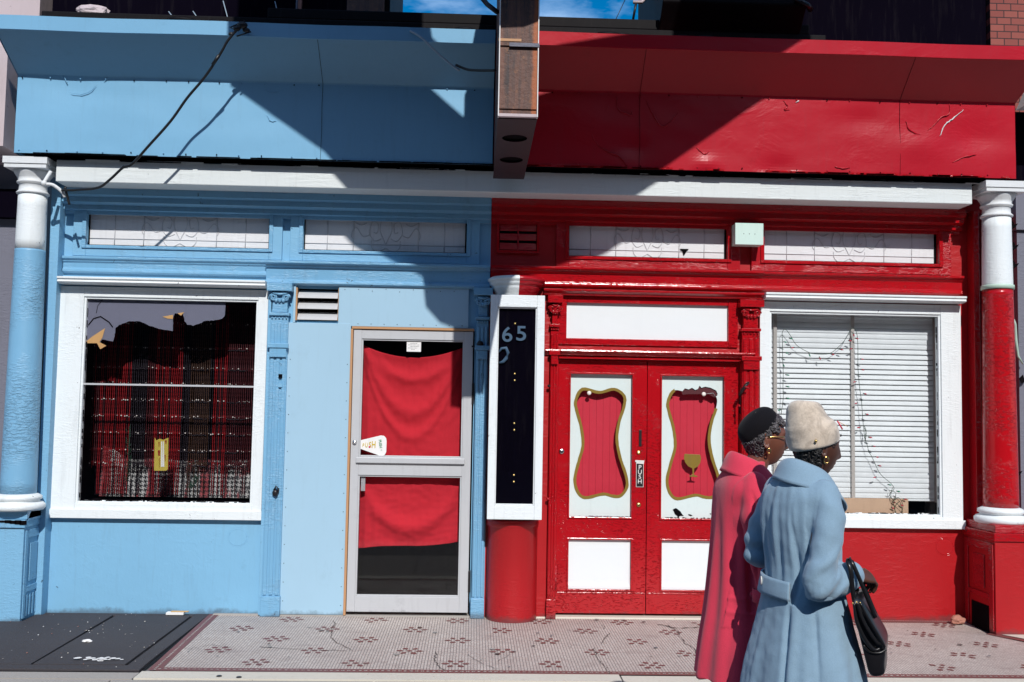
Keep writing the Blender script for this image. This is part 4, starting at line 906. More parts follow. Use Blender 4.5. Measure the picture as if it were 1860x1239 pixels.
# locks, handle slot, PUSH plate
yl = YD-.013
def disc(px_, py_, r, mat, par, name, out=.008):
    m = MB(); x, z = X_(px_, py_, yl), Z_(px_, py_, yl); m.lathe(0, 0, [(.0, 0), (r, 0), (r, out*.6), (r*.7, out), (0, out)], mat, 16); m.v = [(x+a, yl-c_, z+b_) for a, b_, c_ in m.v]; m.build(name, par)
disc(1020, 820, .021, 'chrome', dA, 'lock'); disc(1020, 820, .011, 'black_metal', dA, 'keyhole', .011); disc(1160, 822, .015, 'brass', dA, 'lock'); disc(1160, 917, .017, 'brass', dA, 'lock'); disc(1160, 917, .008, 'black_metal', dA, 'keyhole', .011)
m = MB(); x = X_(1163, 793, yl); m.box(x-.011, x+.011, yl-.004, yl-.0005, Z_(1163, 811, yl), Z_(1163, 781, yl), 'black_metal'); m.build('handle_plate', dA, .002)
x0, x1, z0, z1 = X_(1156, 860, yl), X_(1168, 860, yl), Z_(1162, 884, yl), Z_(1162, 841, yl)
m = MB(); m.box(x0, x1, yl-.005, yl-.0005, z0, z1, 'black_metal'); ring_frame(m, (x0-.003, x1+.003, z0-.003, z1+.003), (x0, x1, z0, z1), yl-.006, yl-.0006, 'silver'); m.prism([(x0-.006, z1-.004), (x1+.004, z1-.008), (x1+.008, z1+.02), (x0-.01, z1+.022), (x0-.012, z1+.008), (x0, z1+.006)], yl-.0075, yl-.0055, 'silver'); pp_ = m.build('push_plate', dA)
for k, ch in enumerate('PUSH'): text(ch, .046, upright((x0+x1)/2, yl-.0065, z1-.028-k*.0365-.006), 'silver', 'letter', pp_, 1.05)
# hinges and hardware on the frame
for (px_, py_) in ((1010, 735), (1009, 1048)):
    m = MB(); x, z = X_(px_, py_, -.03), Z_(px_, py_, -.03); m.tube([(x, -.038, z-.09), (x, -.038, z+.09)], .010, 'red_trim', 10); m.box(x-.018, x+.002, -.034, -.028, z-.085, z+.085, 'red_trim'); m.build('hinge', rs)
for (px_, py_) in ((997, 701), (995, 906), (994, 1100), (1343, 737)):
    m = MB(); x, z = X_(px_, py_, -.07), Z_(px_, py_, -.07); m.lathe(0, 0, [(.0, 0), (.012, 0), (.010, .012), (0, .014)], 'black_metal' if py_ == 701 else 'red_trim', 12); m.v = [(x+a, -.069-c_, z+b_) for a, b_, c_ in m.v]; m.build('bolt', rs)
m = MB(); x, z = X_(1352, 705, -.07), Z_(1352, 705, -.07); m.tube([(x-.04, -.08, z-.06), (x-.02, -.10, z-.01), (x+.0, -.11, z+.02), (x+.025, -.09, z+.04)], .013, 'black_metal', 8); m.tube([(x-.01, -.12, z+.01), (x+.02, -.12, z+.0)], .006, 'red_trim', 8); m.tube([(x-.035, -.08, z-.06), (x-.034, -.075, z-.20)], .006, 'dark_hole', 6); m.build('latch', rs, label='black iron latch on the pilaster right of the doors')
# vent louvre above the case
v = RC(907, 388, 975, 456, -.0)
m = MB(); ring_frame(m, (v[0]-.02, v[1]+.02, v[2]-.02, v[3]+.02), v, -.03, -.001, 'red_gloss'); m.box(v[0], v[1], -.006, -.001, v[2], v[3], 'dark_hole')
for k in range(4):
    z = v[2]+(k+.5)*(v[3]-v[2])/4
    for (a, b_) in ((v[0]+.004, (v[0]+v[1])/2-.006), ((v[0]+v[1])/2+.006, v[1]-.004)): m.profx(a, b_, [(-.026, z-.028), (-.022, z-.032), (-.008, z+.018), (-.012, z+.024)], 'red_trim')
m.box((v[0]+v[1])/2-.005, (v[0]+v[1])/2+.005, -.028, -.006, v[2], v[3], 'red_trim'); m.build('vent', rs, .002)
# mint junction box
b_ = RC(1336, 406, 1386, 444, -.16)
jb = thing('junction_box', 'pale mint electrical box on the red transom between the two leaded windows', 'electrical box')
m = MB(); m.box(b_[0], b_[1], -.16, -.045, b_[2], b_[3], 'mint_box'); m.box(b_[0]-.002, b_[1]+.002, -.163, -.1602, b_[2]-.002, b_[3]+.002, 'mint_box'); m.box((b_[0]+b_[1])/2-.05, (b_[0]+b_[1])/2+.05, -.0448, -.0, b_[2]+.02, b_[3]-.02, 'mint_box'); m.build('case', jb, .003)
m = MB()
for k in range(3): m.sph((b_[0]+(b_[1]-b_[0])*(.3+.2*k), -.163, (b_[2]+b_[3])/2), .0035, 'ink', seg=6, ring=4)
m.build('screw', jb)
# embossed ring on lower panels
for (root, px_, py_, mt) in ((bs, 432, 976, 'blue_paint'), (rs, 1716, 993, 'red_gloss')):
    m = MB(); x, z = X_(px_, py_), Z_(px_, py_)
    m.tube([(x+.068*math.cos(R(a)), .0005, z+.062*math.sin(R(a))) for a in range(0, 361, 12)], .0022, mt, 5)
    m.tube([(x+.078*math.cos(R(a)), .0005, z+.072*math.sin(R(a))) for a in range(0, 361, 12)], .0012, mt, 5); m.build('ring_mark', root)
# ------------------------------------------------------------------ blinds, string lights, board in the red window
vb = thing('venetian_blind', 'white venetian blind lowered inside the large window of the red shop', 'blind')
yb = .13; bx0, bx1 = X_(1398, 750, yb), X_(1711, 750, yb); zt, zb = Z_(1560, 578, yb), Z_(1560, 904, yb)
m = MB(); ns = 35; a_ = R(88)
for k in range(ns):
    zc = zt-(k+.5)*(zt-zb)/ns; tl = .0205 ; aa = a_+R(7 if k < 6 or k > 27 else 18)*(-1)+R(random.uniform(-1.5, 1.5)); sag = random.uniform(-.001, .001)+(.004 if k in (22, 23) else 0)
    vs = []; nn_ = 8
    for i in range(nn_+1):
        x = bx0+(bx1-bx0)*i/nn_; zz_ = zc+sag*math.sin(i*math.pi/nn_)*(1 if i > 4 else .2)
        for j in range(4):
            u = j/3-.5; bow = .0022*(1-4*u*u)
            vs.append((x, yb+2*tl*u*math.cos(aa)-bow*math.sin(aa), zz_+2*tl*u*math.sin(aa)+bow))
    m.add(vs, [(i*4+j, i*4+j+1, i*4+j+5, i*4+j+4) for i in range(nn_) for j in range(3)], 'blind_white', True)
m.build('slats', vb)
m = MB(); m.box(bx0, bx1, yb-.02, yb+.02, zt+.0, zt+.035, 'blind_white'); m.build('head_rail', vb, .002); m = MB(); m.box(bx0, bx1, yb-.015, yb+.015, zb-.02, zb-.004, 'blind_white'); m.build('bottom_rail', vb, .003)
for px_ in (1408, 1549, 1698):
    x = X_(px_, 730, yb-.02); m = MB(); m.box(x-.014, x+.014, yb-.0235, yb-.0225, zb-.03, zt+.03, 'blind_tape'); m.build('ladder_tape', vb)
wb = thing('plywood_offcut', 'bare plywood board standing behind the blind in the red shop window', 'board')
m = MB(); yy = .09; m.box(X_(1460, 920, yy), X_(1650, 920, yy), yy, yy+.015, rwin_i[2]-.0, Z_(1560, 905, yy), 'pale_wood'); m.build('board', wb, .002); MATS['raw_wood2'] = None
m = MB(); m.box(X_(1690, 920, .2), X_(1712, 920, .2), .2, .3, rwin_i[2], Z_(1560, 890, .2), 'concrete'); o = m.build('inner_block'); tag(o, 'grey masonry block in the lower right corner of the red shop window', 'block')
m = MB()
for k in range(14): m.sph((X_(1672+k*1.8, 938, .08), .09+random.uniform(-.01, .02), rwin_i[2]+.008), random.uniform(.006, .014), 'paper_white', 1.3, 1, .7, 6, 4)
tag(m.build('crumpled_paper'), 'crumbs of white paper on the sill inside the red shop window', 'litter')
sl = thing('string_lights', 'string of small red and green bulbs looped in front of the white blind', 'string lights')
yls = .075
sc2 = lambda a, b_: (X_(1380+a/3.87, 480+b_/3.87, yls), yls, Z_(1380+a/3.87, 480+b_/3.87, yls))
w1 = [(150, 1060), (165, 940), (163, 860), (165, 770), (160, 620), (160, 540), (158, 480), (180, 458), (215, 500), (260, 570), (345, 620), (400, 632), (490, 628), (555, 580), (600, 530), (640, 460), (665, 455), (685, 500), (690, 600), (690, 720), (700, 850), (715, 960), (722, 1060), (730, 1140), (748, 1180), (740, 1239)]
pt = [sc2(a, b_) for a, b_ in w1]
z4 = lambda a, b_: (X_(1300+a/6.193, 700+b_/6.193, yls), yls, Z_(1300+a/6.193, 700+b_/6.193, yls))
pt += [z4(1665, 460), z4(1692, 510), z4(1680, 590), z4(1710, 690), z4(1720, 740), z4(1760, 810), z4(1800, 900), z4(1840, 980)]
pt += [(X_(a, b_, yls), yls, Z_(a, b_, yls)) for a, b_ in [(1606, 868), (1618, 878), (1624, 888), (1616, 898), (1622, 908), (1632, 904), (1640, 918), (1636, 935), (1628, 936), (1626, 920), (1634, 910)]]
m = MB(); m.tube(smooth_pts(pt, 4), .0022, 'wire_green', 5); m.tube([p+Vector((0, -.012, 0)) for p in smooth_pts([(X_(a, b_, yls), yls, Z_(a, b_, yls)) for a, b_ in [(1614, 890), (1626, 896), (1622, 915), (1630, 938), (1638, 925), (1618, 905), (1620, 885)]], 4)], .0022, 'wire_green', 5); m.build('wire', sl)
bl = [(205, 520, 'g', 1), (165, 545, 'g', 1), (175, 622, 'g', 1), (163, 700, 'g', 0), (180, 776, 'g', 1), (182, 858, 'g', 1), (183, 940, 'g', 1), (150, 1024, 'g', -1), (140, 1098, 'g', -1), (245, 585, 'r', -1), (345, 628, 'g', 0), (418, 650, 'r', 0), (498, 632, 'r', 1), (560, 598, 'r', 1), (620, 535, 'r', 1), (655, 485, 'r', 0), (668, 520, 'r', 1), (655, 592, 'r', -1), (705, 665, 'r', 1), (708, 740, 'r', 1), (680, 825, 'r', -1), (725, 908, 'r', 1), (690, 975, 'r', -1), (738, 1052, 'r', 1), (710, 1145, 'r', -1), (760, 1215, 'r', 1)]
L2 = [(sc2(a, b_), c_, s) for a, b_, c_, s in bl]+[(z4(a, b_), 'r', s) for a, b_, s in [(1625, 470, -1), (1715, 580, 1), (1755, 680, 1), (1790, 802, 1), (1820, 900, 1), (1810, 1030, -1)]]+[((X_(a, b_, yls), yls, Z_(a, b_, yls)), c_, 1) for a, b_, c_ in [(1612, 880, 'g'), (1628, 892, 'g'), (1620, 912, 'r'), (1634, 917, 'r'), (1618, 922, 'r'), (1640, 906, 'r')]]
for (p, c_, s) in L2:
    m = MB(); dx = .020*(s if s else .3); dz = -.004 if s else -.018
    m.tube([p, (p[0]+dx*.5, p[1]-.004, p[2]+dz*.5)], [.004, .0045], 'wire_green', 6); m.tube([(p[0]+dx*.5, p[1]-.004, p[2]+dz*.5), (p[0]+dx*.9, p[1]-.006, p[2]+dz*.9), (p[0]+dx*1.5, p[1]-.008, p[2]+dz*1.5)], [.0045, .006, .0012], 'bulb_red' if c_ == 'r' else 'bulb_green', 6)
    m.build('bulb', sl)
MATS.pop('raw_wood2', None)
# ------------------------------------------------------------------ signboards (sheet metal, slightly dented)
def signboard(x0, x1, mat, name, label, seed, ends, dents):
    t = thing(name, label, 'signboard'); nx = int((x1-x0)/.03); pts = []
    prof = [(-.42, 3.385), (-.42, 3.50), (-.42, 3.62), (-.42, 3.74), (-.42, 3.86), (-.42, 3.955), (-.425, 3.967), (-.50, 4.028), (-.575, 4.088), (-.65, 4.148), (-.715, 4.20)]
    P2 = []
    for i in range(len(prof)-1):
        k = 5 if i < 6 else 3
        for j in range(k): P2.append((prof[i][0]+(prof[i+1][0]-prof[i][0])*j/k, prof[i][1]+(prof[i+1][1]-prof[i][1])*j/k))
    P2.append(prof[-1]); nzp = len(P2); vs = []
    for i in range(nx+1):
        x = x0+(x1-x0)*i/nx
        for j, (y, z) in enumerate(P2):
            q_ = Vector((x*.8+seed, z*1.8, 0)); d = (.006*noise.noise(q_)+.0022*noise.noise(q_*4))*min(1, max(0, (3.96-z)/.12))
            for (dx_, dz_, r_, a_) in dents:
                e = math.exp(-(((x-dx_)/r_)**2+((z-dz_)/(r_*.6))**2)); d += a_*e
            if j in (0,): d *= .3
            ex = 0
            if ends == 'l' and z > 3.96: ex = -(z-3.96)*.16*max(0, 1-(x-x0)/.3)
            if ends == 'r' and z > 3.96: ex = (z-3.96)*.42*max(0, 1-(x1-x)/.3)
            vs.append((x+ex, y+d*(1 if z < 3.955 else .25), z+(.004*noise.noise(Vector((x*2+seed, 1, 3))) if z > 3.9 else 0)))
    m = MB(); m.add(vs, [(i*nzp+j, i*nzp+j+1, (i+1)*nzp+j+1, (i+1)*nzp+j) for i in range(nx) for j in range(nzp-1)], mat, False)
    o = m.build('face', t); so = o.modifiers.new('s', 'SOLIDIFY'); so.thickness = .004; so.offset = 1
    ea = -.04 if ends == 'l' else 0; eb = .10 if ends == 'r' else 0
    m = MB(); nn_ = 40; xs_ = [x0+ea+(x1+eb-x0-ea)*i/nn_ for i in range(nn_+1)]; v = []
    for x in xs_:
        wv = .006*noise.noise(Vector((x*1.3+seed, 0, 0)))
        for (y, z) in ((-.722, 4.192), (-.726, 4.292), (-.40, 4.30), (-.40, 4.285), (-.70, 4.28), (-.70, 4.195)): v.append((x, y, z+wv))
    m.add(v, [(6*i+j, 6*i+(j+1) % 6, 6*i+6+(j+1) % 6, 6*i+6+j) for i in range(nn_) for j in range(6)]+[(0, 1, 2, 3, 4, 5)]+[tuple(6*nn_+j for j in range(6))[::-1]], mat); m.build('fascia', t)
    m = MB(); xe = x0 if ends == 'l' else x1; s = -1 if ends == 'l' else 1
    m.add([(xe+s*.003, -.42, 3.385), (xe+s*.003, -.0, 3.385), (xe+s*.003, -.0, 4.29), (xe+s*.06, -.715, 4.29), (xe+s*.05, -.715, 4.2), (xe+s*.003, -.42, 3.96)], [(0, 1, 2, 3, 4, 5)], mat); m.build('end_plate', t)
    return t
sb1 = signboard(-3.385, XB-.005, 'blue_sign', 'signboard', 'blank sky blue sheet metal signboard over the blue shop', 3, 'l', [(-3.0, 3.9, .25, .012)])
sb2 = signboard(XB+.005, 4.06, 'red_sign', 'signboard', 'blank dented crimson sheet metal signboard over the red shop', 11, 'r', [(1.15, 3.55, .12, .016), (1.7, 3.44, .09, -.014), (2.25, 3.42, .12, .014), (3.3, 3.6, .2, -.012), (3.75, 3.7, .22, .018), (.75, 3.75, .25, -.014), (2.9, 3.8, .15, .008)])
# seams and lifted paint curls on the boards
def seam(t, x, y0=-.424):
    m = MB(); m.tube([(x, y0, 3.39), (x+.004, y0-.003, 3.6), (x, y0, 3.8), (x+.003, y0, 3.96), (x, -.716, 4.20)], .0014, 'dark_hole', 5); m.build('seam', t)
seam(sb1, X_(584, 220, -.42)); seam(sb2, X_(1161, 240, -.42)); seam(sb2, X_(1634, 250, -.42)); 
def curls(t, mat, paths, r=.006):
    m = MB()
    for pth in paths:
        pts = smooth_pts([(X_(a, b_, -.42), -.424, Z_(a, b_, -.42)) for a, b_ in pth], 5); k = len(pts)
        pts = [p+Vector((random.uniform(-.003, .003), 0, random.uniform(-.003, .003))) for p in pts]
        m.tube(pts, [r*random.uniform(.5, 1.1)*math.sin(math.pi*(i+.6)/(k+.2))+.0008 for i in range(k)], mat, 5)
    stuff(m.build('lifted_paint', t))
t3 = lambda pts: [(1220+a/2.906, b_/2.906) for a, b_ in pts]; t2 = lambda pts: [(600+a/2.906, b_/2.906) for a, b_ in pts]; t1 = lambda pts: [(a/2.906, b_/2.906) for a, b_ in pts]
curls(sb2, 'red_sign', [t2([(1470, 560), (1440, 620), (1400, 680), (1380, 700), (1390, 740), (1425, 780)]), t2([(1425, 780), (1480, 810), (1530, 830), (1570, 880)]), t2([(1510, 520), (1520, 580), (1560, 600), (1590, 610), (1590, 585)]),
    t2([(1670, 540), (1700, 600), (1750, 670), (1800, 640), (1840, 590)]), t3([(860, 880), (900, 890), (940, 885)]), t3([(130, 780), (170, 815), (195, 800)]), t3([(1235, 640), (1260, 690), (1320, 715)]), t3([(1350, 690), (1385, 660), (1420, 620), (1465, 600), (1465, 545)]), t3([(590, 530), (610, 560), (595, 580), (620, 580)]), t3([(1480, 860), (1540, 830), (1610, 815)])], .007)
curls(sb2, 'white_old', [t3([(1540, 580), (1480, 630), (1440, 660), (1415, 720)]), t3([(1260, 750), (1290, 742), (1315, 738)]), t3([(655, 542), (672, 533)])], .0055)
curls(sb1, 'blue_sign', [t1([(335, 400), (355, 440), (350, 430)]), t1([(370, 490), (430, 500), (480, 480), (510, 450)]), t1([(550, 430), (570, 415)]), t1([(1400, 480), (1440, 490), (1470, 485)]), t1([(1410, 610), (1430, 640), (1460, 640)])], .0028)
for (sb_, xa, xb_, mt) in ((sb1, -3.35, .08, 'blue_sign'), (sb2, .13, 4.03, 'red_sign')):
    m = MB(); x = xa
    while x < xb_:
        for z in (3.405, 3.945): m.sph((x, -.427, z+random.uniform(-.003, .003)), .0055, mt if random.random() < .6 else 'dark_hole', seg=6, ring=4)
        x += random.uniform(.16, .24)
    stuff(m.build('nail_heads', sb_))
# torn drips along lower edge of boards
m = MB()
for k in range(40):
    x = random.uniform(-3.3, .05); l_ = random.uniform(.03, .35); m.box(x, x+l_, -.4265, -.4225, 3.384, 3.386+random.uniform(.002, .008), 'dark_hole')
stuff(m.build('edge_tar', sb1))
m = MB()
for k in range(50):
    x = random.uniform(.15, 4.0); l_ = random.uniform(.02, .2); m.box(x, x+l_, -.4275, -.4225, 3.386, 3.389+random.uniform(.002, .010), 'red_gloss')
stuff(m.build('edge_bead', sb2))
# ------------------------------------------------------------------ above the boards
re_ = thing('roof_edge', 'black tarred roof edge running along behind the top of both signboards', 'roof edge')
m = MB(); m.box(-3.25, 2.62, -.40, 1.2, 4.18, 4.46, 'black_tar'); m.box(-1.6, 2.5, -.38, 1.1, 4.462, 4.545, 'black_tar'); m.box(2.60, 4.15, -.38, 1.0, 4.1, 4.33, 'black_tar'); m.build('parapet', re_, .01); m = MB(); m.box(-3.36, 4.0, -.39, -.25, 3.395, 4.17, 'dark_hole'); m.build('backing', re_)
m = MB()
for k in range(60):
    x = random.uniform(-2.2, 4.1); z = 4.30 if x > 2.6 else 4.34; m.sph((x, -.5+random.uniform(-.15, .1), z-.03+random.uniform(0, .02)), random.uniform(.012, .05), 'black_tar', 2.4, .8, .55, 8, 5)
stuff(m.build('tar_lumps', re_))
up = thing('upper_storey', 'black weathered upper storey with a bay above the blue signboard', 'upper storey')
m = MB(); m.box(-3.3, -1.05, -.1, 1.5, 4.43, 7.2, 'black_wall'); m.box(-1.25, -.72, -.05, 1.2, 4.46, 7.0, 'black_tar'); m.box(-1.05, -.76, -.1, -.0, 4.45, 7, 'brown_clad' if 'brown_clad' in MATS else 'rusty_steel'); m.build('wall', up)
m = MB(); x = X_(541, 10, -.12); m.box(x-.012, x+.0, -.14, -.1, 4.45, 6, 'grey_neighbour'); m.box(x+.002, x+.03, -.135, -.1, 4.45, 6, 'brick_chunk'); m.build('trim_strip', up)
for k in range(9): x = random.uniform(-3.1, -.8); m = MB(); m.tube([(x, -.14, 4.6+random.uniform(-.1, .1)), (x+.05, -.16, 4.52), (x+.12, -.14, 4.46)], .004, 'cable_grey', 5); m.build('loose_wire', up)
chunk('fallen_plaster', (X_(170, 20, -.3), -.3, Z_(170, 20, -.3)), (.12, .05, .045), 'pale_neighbour', 'chunk of pale plaster lying on the black ledge above the blue signboard', 'plaster')
up2 = thing('upper_storey', 'dark navy upper storey with a projecting black bay above the red signboard', 'upper storey')
m = MB(); m.box(2.0, 4.12, .1, 1.6, 4.3, 7.2, 'black_wall'); m.build('wall', up2)
m = MB(); m.profx(1.34, 2.42, [(-.55, 4.62), (-.30, 4.36), (.6, 4.36), (.6, 7.2), (-.55, 7.2)], 'black_tar'); bb = m.build('bay', up2, .01)
m = MB(); m.tube([(2.33, -.56, 4.66), (2.42, -.56, 4.62), (2.46, -.52, 4.60)], .022, 'black_leather' if 'black_leather' in MATS else 'black_tar'); m.build('bay_corner', up2)
nb_ = thing('brick_building', 'red brick neighbouring building at the upper right corner', 'building')
m = MB(); m.box(4.13, 9, .05, 3, 3.9, 8, 'red_brick'); m.build('wall', nb_)
m = MB(); m.box(4.26, 9, -.06, .3, 0, 3.05, 'grey_neighbour'); m.box(4.24, 9, -.09, .3, 3.06, 3.42, 'grey_neighbour'); m.box(4.2, 9, -.1, .3, 3.43, 4.0, 'black_wall'); m.build('shop_wall', nb_)
m = MB(); m.prism([(4.19, 3.98), (4.30, 4.22), (4.6, 4.22), (4.6, 3.98)], -.6, -.2, 'white_old'); m.build('white_sign_end', nb_)
m = MB()
for (a, b_) in ((1838, 410), (1840, 448), (1840, 482), (1846, 860), (1856, 690)):
    x, z = X_(a, b_, -.1), Z_(a, b_, -.1); m.prism([(x, z-.03), (x+.03, z-.01), (x+.05, z+.02), (x+.02, z+.01), (x+.01, z+.04), (x-.02, z+.01)], -.1, -.095, 'dark_hole')
m.build('torn_bill', nb_)
lnb = thing('plaster_building', 'grey neighbouring building with a pale pilaster at the left edge', 'building')
m = MB(); m.box(-9, -3.44, .06, 1, 0, 3.40, 'grey_neighbour'); m.box(-9, -3.47, -.02, .4, 2.98, 3.2, 'black_wall'); m.box(-9, -3.44, .0, .3, 3.401, 8, 'pale_neighbour'); m.box(-9, -3.50, -.35, -.001, 3.45, 4.2, 'pale_neighbour'); m.build('wall', lnb)
# ------------------------------------------------------------------ projecting sign
ps = thing('projecting_sign', 'rusty steel sign box projecting over the pavement between the two signboards', 'projecting sign')
sx0, sx1, syf, syb, sz0 = .105, .338, -2.0, -.43, 3.285
m = MB(); m.box(sx0+.006, sx1-.006, syf+.012, syb, sz0+.02, 5.2, 'rusty_steel'); m.build('body', ps)
m = MB(); m.box(sx0+.006, sx1-.006, syf+.003, syf+.0115, sz0+.05, 3.70, 'rusty_steel'); m.box(sx0+.006, sx1-.006, syf-.001, syf+.0115, 3.71, 5.2, 'rusty_steel'); m.build('end_sheet', ps)
m = MB(); m.box(sx0+.000, sx0+.006, syf-.012, syf+.03, sz0, 5.2, 'paper_white'); m.box(sx1-.006, sx1+.000, syf-.012, syf+.03, sz0, 5.2, 'paper_white'); m.box(sx0+.0065, sx1-.0065, syf-.008, syf+.02, sz0, sz0+.018, 'pale_neighbour'); m.build('edge_lip', ps, .0015, label='sunlit pale metal lip of the sign box')
m = MB(); m.box(sx0+.06, sx1+.003, syf-.016, syf-.0125, 3.70, 3.722, 'grey_neighbour'); m.box(sx0-.003, sx0+.13, syf-.004, syf-.0012, 3.735, 3.75, 'raw_wood'); m.build('strap', ps)
hl = []
for yy in (-1.55, -1.0):
    hl.append([((sx0+sx1)/2+  .080*math.cos(2*math.pi*k/20), yy+.085*math.sin(2*math.pi*k/20)) for k in range(20)])
un = fill2d([[(sx0+.002, syf+.03), (sx1-.002, syf+.03), (sx1-.002, syb), (sx0+.002, syb)]]+hl, 0, .004, 'sign_under_shade', 'underside', ps)
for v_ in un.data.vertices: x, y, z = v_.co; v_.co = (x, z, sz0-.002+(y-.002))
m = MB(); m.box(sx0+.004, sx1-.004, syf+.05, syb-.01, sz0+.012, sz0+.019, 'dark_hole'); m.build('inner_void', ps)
# unseen board with bracket, added and shaped to cast the broad diagonal shadow
def unshadow(x, z, y0=-.42, y1=-2.75): d = y0-y1; return (x+SUN_X*d, z+SUN_Z*d)
left = [(-1.84, 5.6), (-1.84, 3.95), (-1.137, 3.475), (-.90, 3.22), (-.36, 2.92), (-.33, 2.70), (-.22, 2.58), (-.11, 2.54), (.03, 2.55), (.20, 2.62), (.32, 2.75), (.36, 2.9), (1.07, 3.20), (1.356, 3.397), (2.103, 3.941), (2.5, 4.2), (2.5, 5.6), (1.45, 5.6), (1.45, 4.2), (1.26, 4.07), (.53, 3.935), (.30, 3.86), (-.13, 3.72), (-.398, 3.952), (-.44, 4.2), (-.44, 5.6)]
ch = [unshadow(a, b_) for a, b_ in left]
fill2d([ch], -2.78, -2.72, 'rusty_steel', 'added_shadow_board', ps)
m = MB(); m.box(.17, .27, -2.72, syf, 4.6, 4.7, 'rusty_steel'); m.box(.17, .27, -2.72, syf, 5.0, 5.1, 'rusty_steel'); m.build('bracket', ps)  # added carrier for the unseen shadow-casting board
# wires on the sign
m = MB(); m.tube(smooth_pts([P(835, 128, -.8), P(820, 118, -.8), P(790, 92, -.78), P(765, 68, -.76), P(745, 56, -.73)], 6), .0085, 'cable_grey', 8); m.tube(smooth_pts([P(900, 128, -1.0), P(870, 128, -.9), P(848, 126, -.83), P(828, 118, -.8)], 6), .010, 'cable_black', 8); tag(m.build('sign_cable'), 'short grey and black cable looping from the roof edge to the projecting sign', 'cable')
m = MB(); m.tube([P(862, -20, -1.2), P(885, 8, -1.3), P(903, 22, -1.4)], .016, 'black_metal', 8); tag(m.build('stay_rod'), 'black stay rod running down to the rusty projecting sign', 'rod')
m = MB(); m.tube([P(1140, -10, -.1), P(1122, 28, -.1), P(1110, 52, -.1)], .003, 'cable_black', 6); tag(m.build('thin_wire'), 'thin wire slanting across the blue sky right of the projecting sign', 'wire')
m = MB(); m.tube([P(1150, 35, -.1), P(1156, 2, -.1)], .010, 'black_metal', 6); m.tube([P(1150, 4, -.1), P(1166, 4, -.1), P(1175, -6, -.1)], .014, 'pale_neighbour', 8); tag(m.build('insulator'), 'small pale insulator on a black spike against the sky', 'insulator')
# main black cable across the blue board
m = MB(); pc_ = [P(437, 47, -.80), P(415, 72, -.78), P(400, 98, -.76), P(372, 140, -.73), P(340, 178, -.70), P(310, 220, -.68), P(270, 265, -.66), P(240, 298, -.63), P(224, 304, -.60), P(200, 326, -.52), P(178, 341, -.45), P(140, 345, -.40), P(112, 346, -.38)]
m.tube(smooth_pts(pc_, 6), .0095, 'cable_black', 8)
for p, r in ((P(440, 46, -.78), .030), (P(430, 52, -.79), .022), (P(447, 55, -.77), .02), (P(420, 62, -.78), .016), (P(226, 303, -.60), .014)): m.sph(p, r, 'cable_black', 1.3, 1, .9, 8, 6)
m.tube([P(437, 40, -.74), P(455, 58, -.76), P(430, 66, -.79)], .006, 'cable_black'); m.tube([P(432, 56, -.8), P(418, 50, -.76), P(445, 38, -.73)], .005, 'cable_black')
m.tube([P(398, 100, -.77), P(386, 118, -.75)], .012, 'cable_black'); tag(m.build('power_cable'), 'thick black power cable slanting down across the blue signboard', 'cable')
m = MB(); m.tube(smooth_pts([P(92, 312, -.36), P(82, 328, -.40), P(80, 334, -.40), P(96, 336, -.38), P(112, 348, -.36), P(118, 358, -.34)], 5), .013, 'white_old', 8); m.tube(smooth_pts([P(118, 340, -.38), P(122, 356, -.36), P(126, 372, -.35)], 4), .009, 'cable_black', 8); m.sph(P(80, 333, -.40), .022, 'white_old', seg=8, ring=6)
tag(m.build('conduit'), 'painted conduit and elbow where the cable reaches the left column head', 'conduit')
# the row across the street: seen only mirrored in the dark glass, and it closes off part of the sky
ob = thing('opposite_building', 'dark brick building row across the street behind the viewer', 'building')
m = MB(); m.box(-30, 30, -24, -20, -.15, 13.0, 'opposite_brick'); m.build('wall', ob)
for k in range(18):
    for j in range(3):
        m = MB(); m.box(-28+k*3.2, -26.8+k*3.2, -19.99, -19.9, 4.2+3.2*j, 6.2+3.2*j, 'black_metal'); m.build('window', ob)
# ------------------------------------------------------------------ people
V = Vector
def closed_loft(mb, rings, mat, seg=40, fn=None):
    """rings: (cx, cy, z, a, b[, power]); horizontal superellipse rings, closed with end caps"""
    v = []
    for (cx, cy, z, a, b_, *pw) in rings:
        n = pw[0] if pw else 2.2
        for k in range(seg):
            t_ = 2*math.pi*k/seg; c, s = math.cos(t_), math.sin(t_)
            x = a*math.copysign(abs(c)**(2/n), c); y = b_*math.copysign(abs(s)**(2/n), s)
            q = 1+(fn(t_, z) if fn else 0); v.append((cx+x*q, cy+y*q, z))
    f = [(j*seg+i, j*seg+(i+1) % seg, (j+1)*seg+(i+1) % seg, (j+1)*seg+i) for j in range(len(rings)-1) for i in range(seg)]
    f += [tuple(range(seg))[::-1], tuple((len(rings)-1)*seg+i for i in range(seg))]
    mb.add(v, f, mat, True)
def interp(rings, n):
    out = []; N = len(rings)
    for i in range(N-1):
        p = [rings[max(0, min(N-1, i+k))] for k in (-1, 0, 1, 2)]
        for j in range(n):
            t = j/n; out.append(tuple(.5*((2*b)+(c-a)*t+(2*a-5*b+4*c-d)*t*t+(3*b-a-3*c+d)*t**3) for a, b, c, d in zip(*p)))
    out.append(tuple(rings[-1])); return out
def limb(mb, pts, rad, mat, seg=16, n=6):
    q = [(*p, r) for p, r in zip(pts, rad)]; q = interp(q, n)
    mb.tube([V(a[:3]) for a in q], [a[3] for a in q], mat, seg)
    for e in (q[0], q[-1]): mb.sph(e[:3], e[3]*.985, mat, seg=14, ring=10)
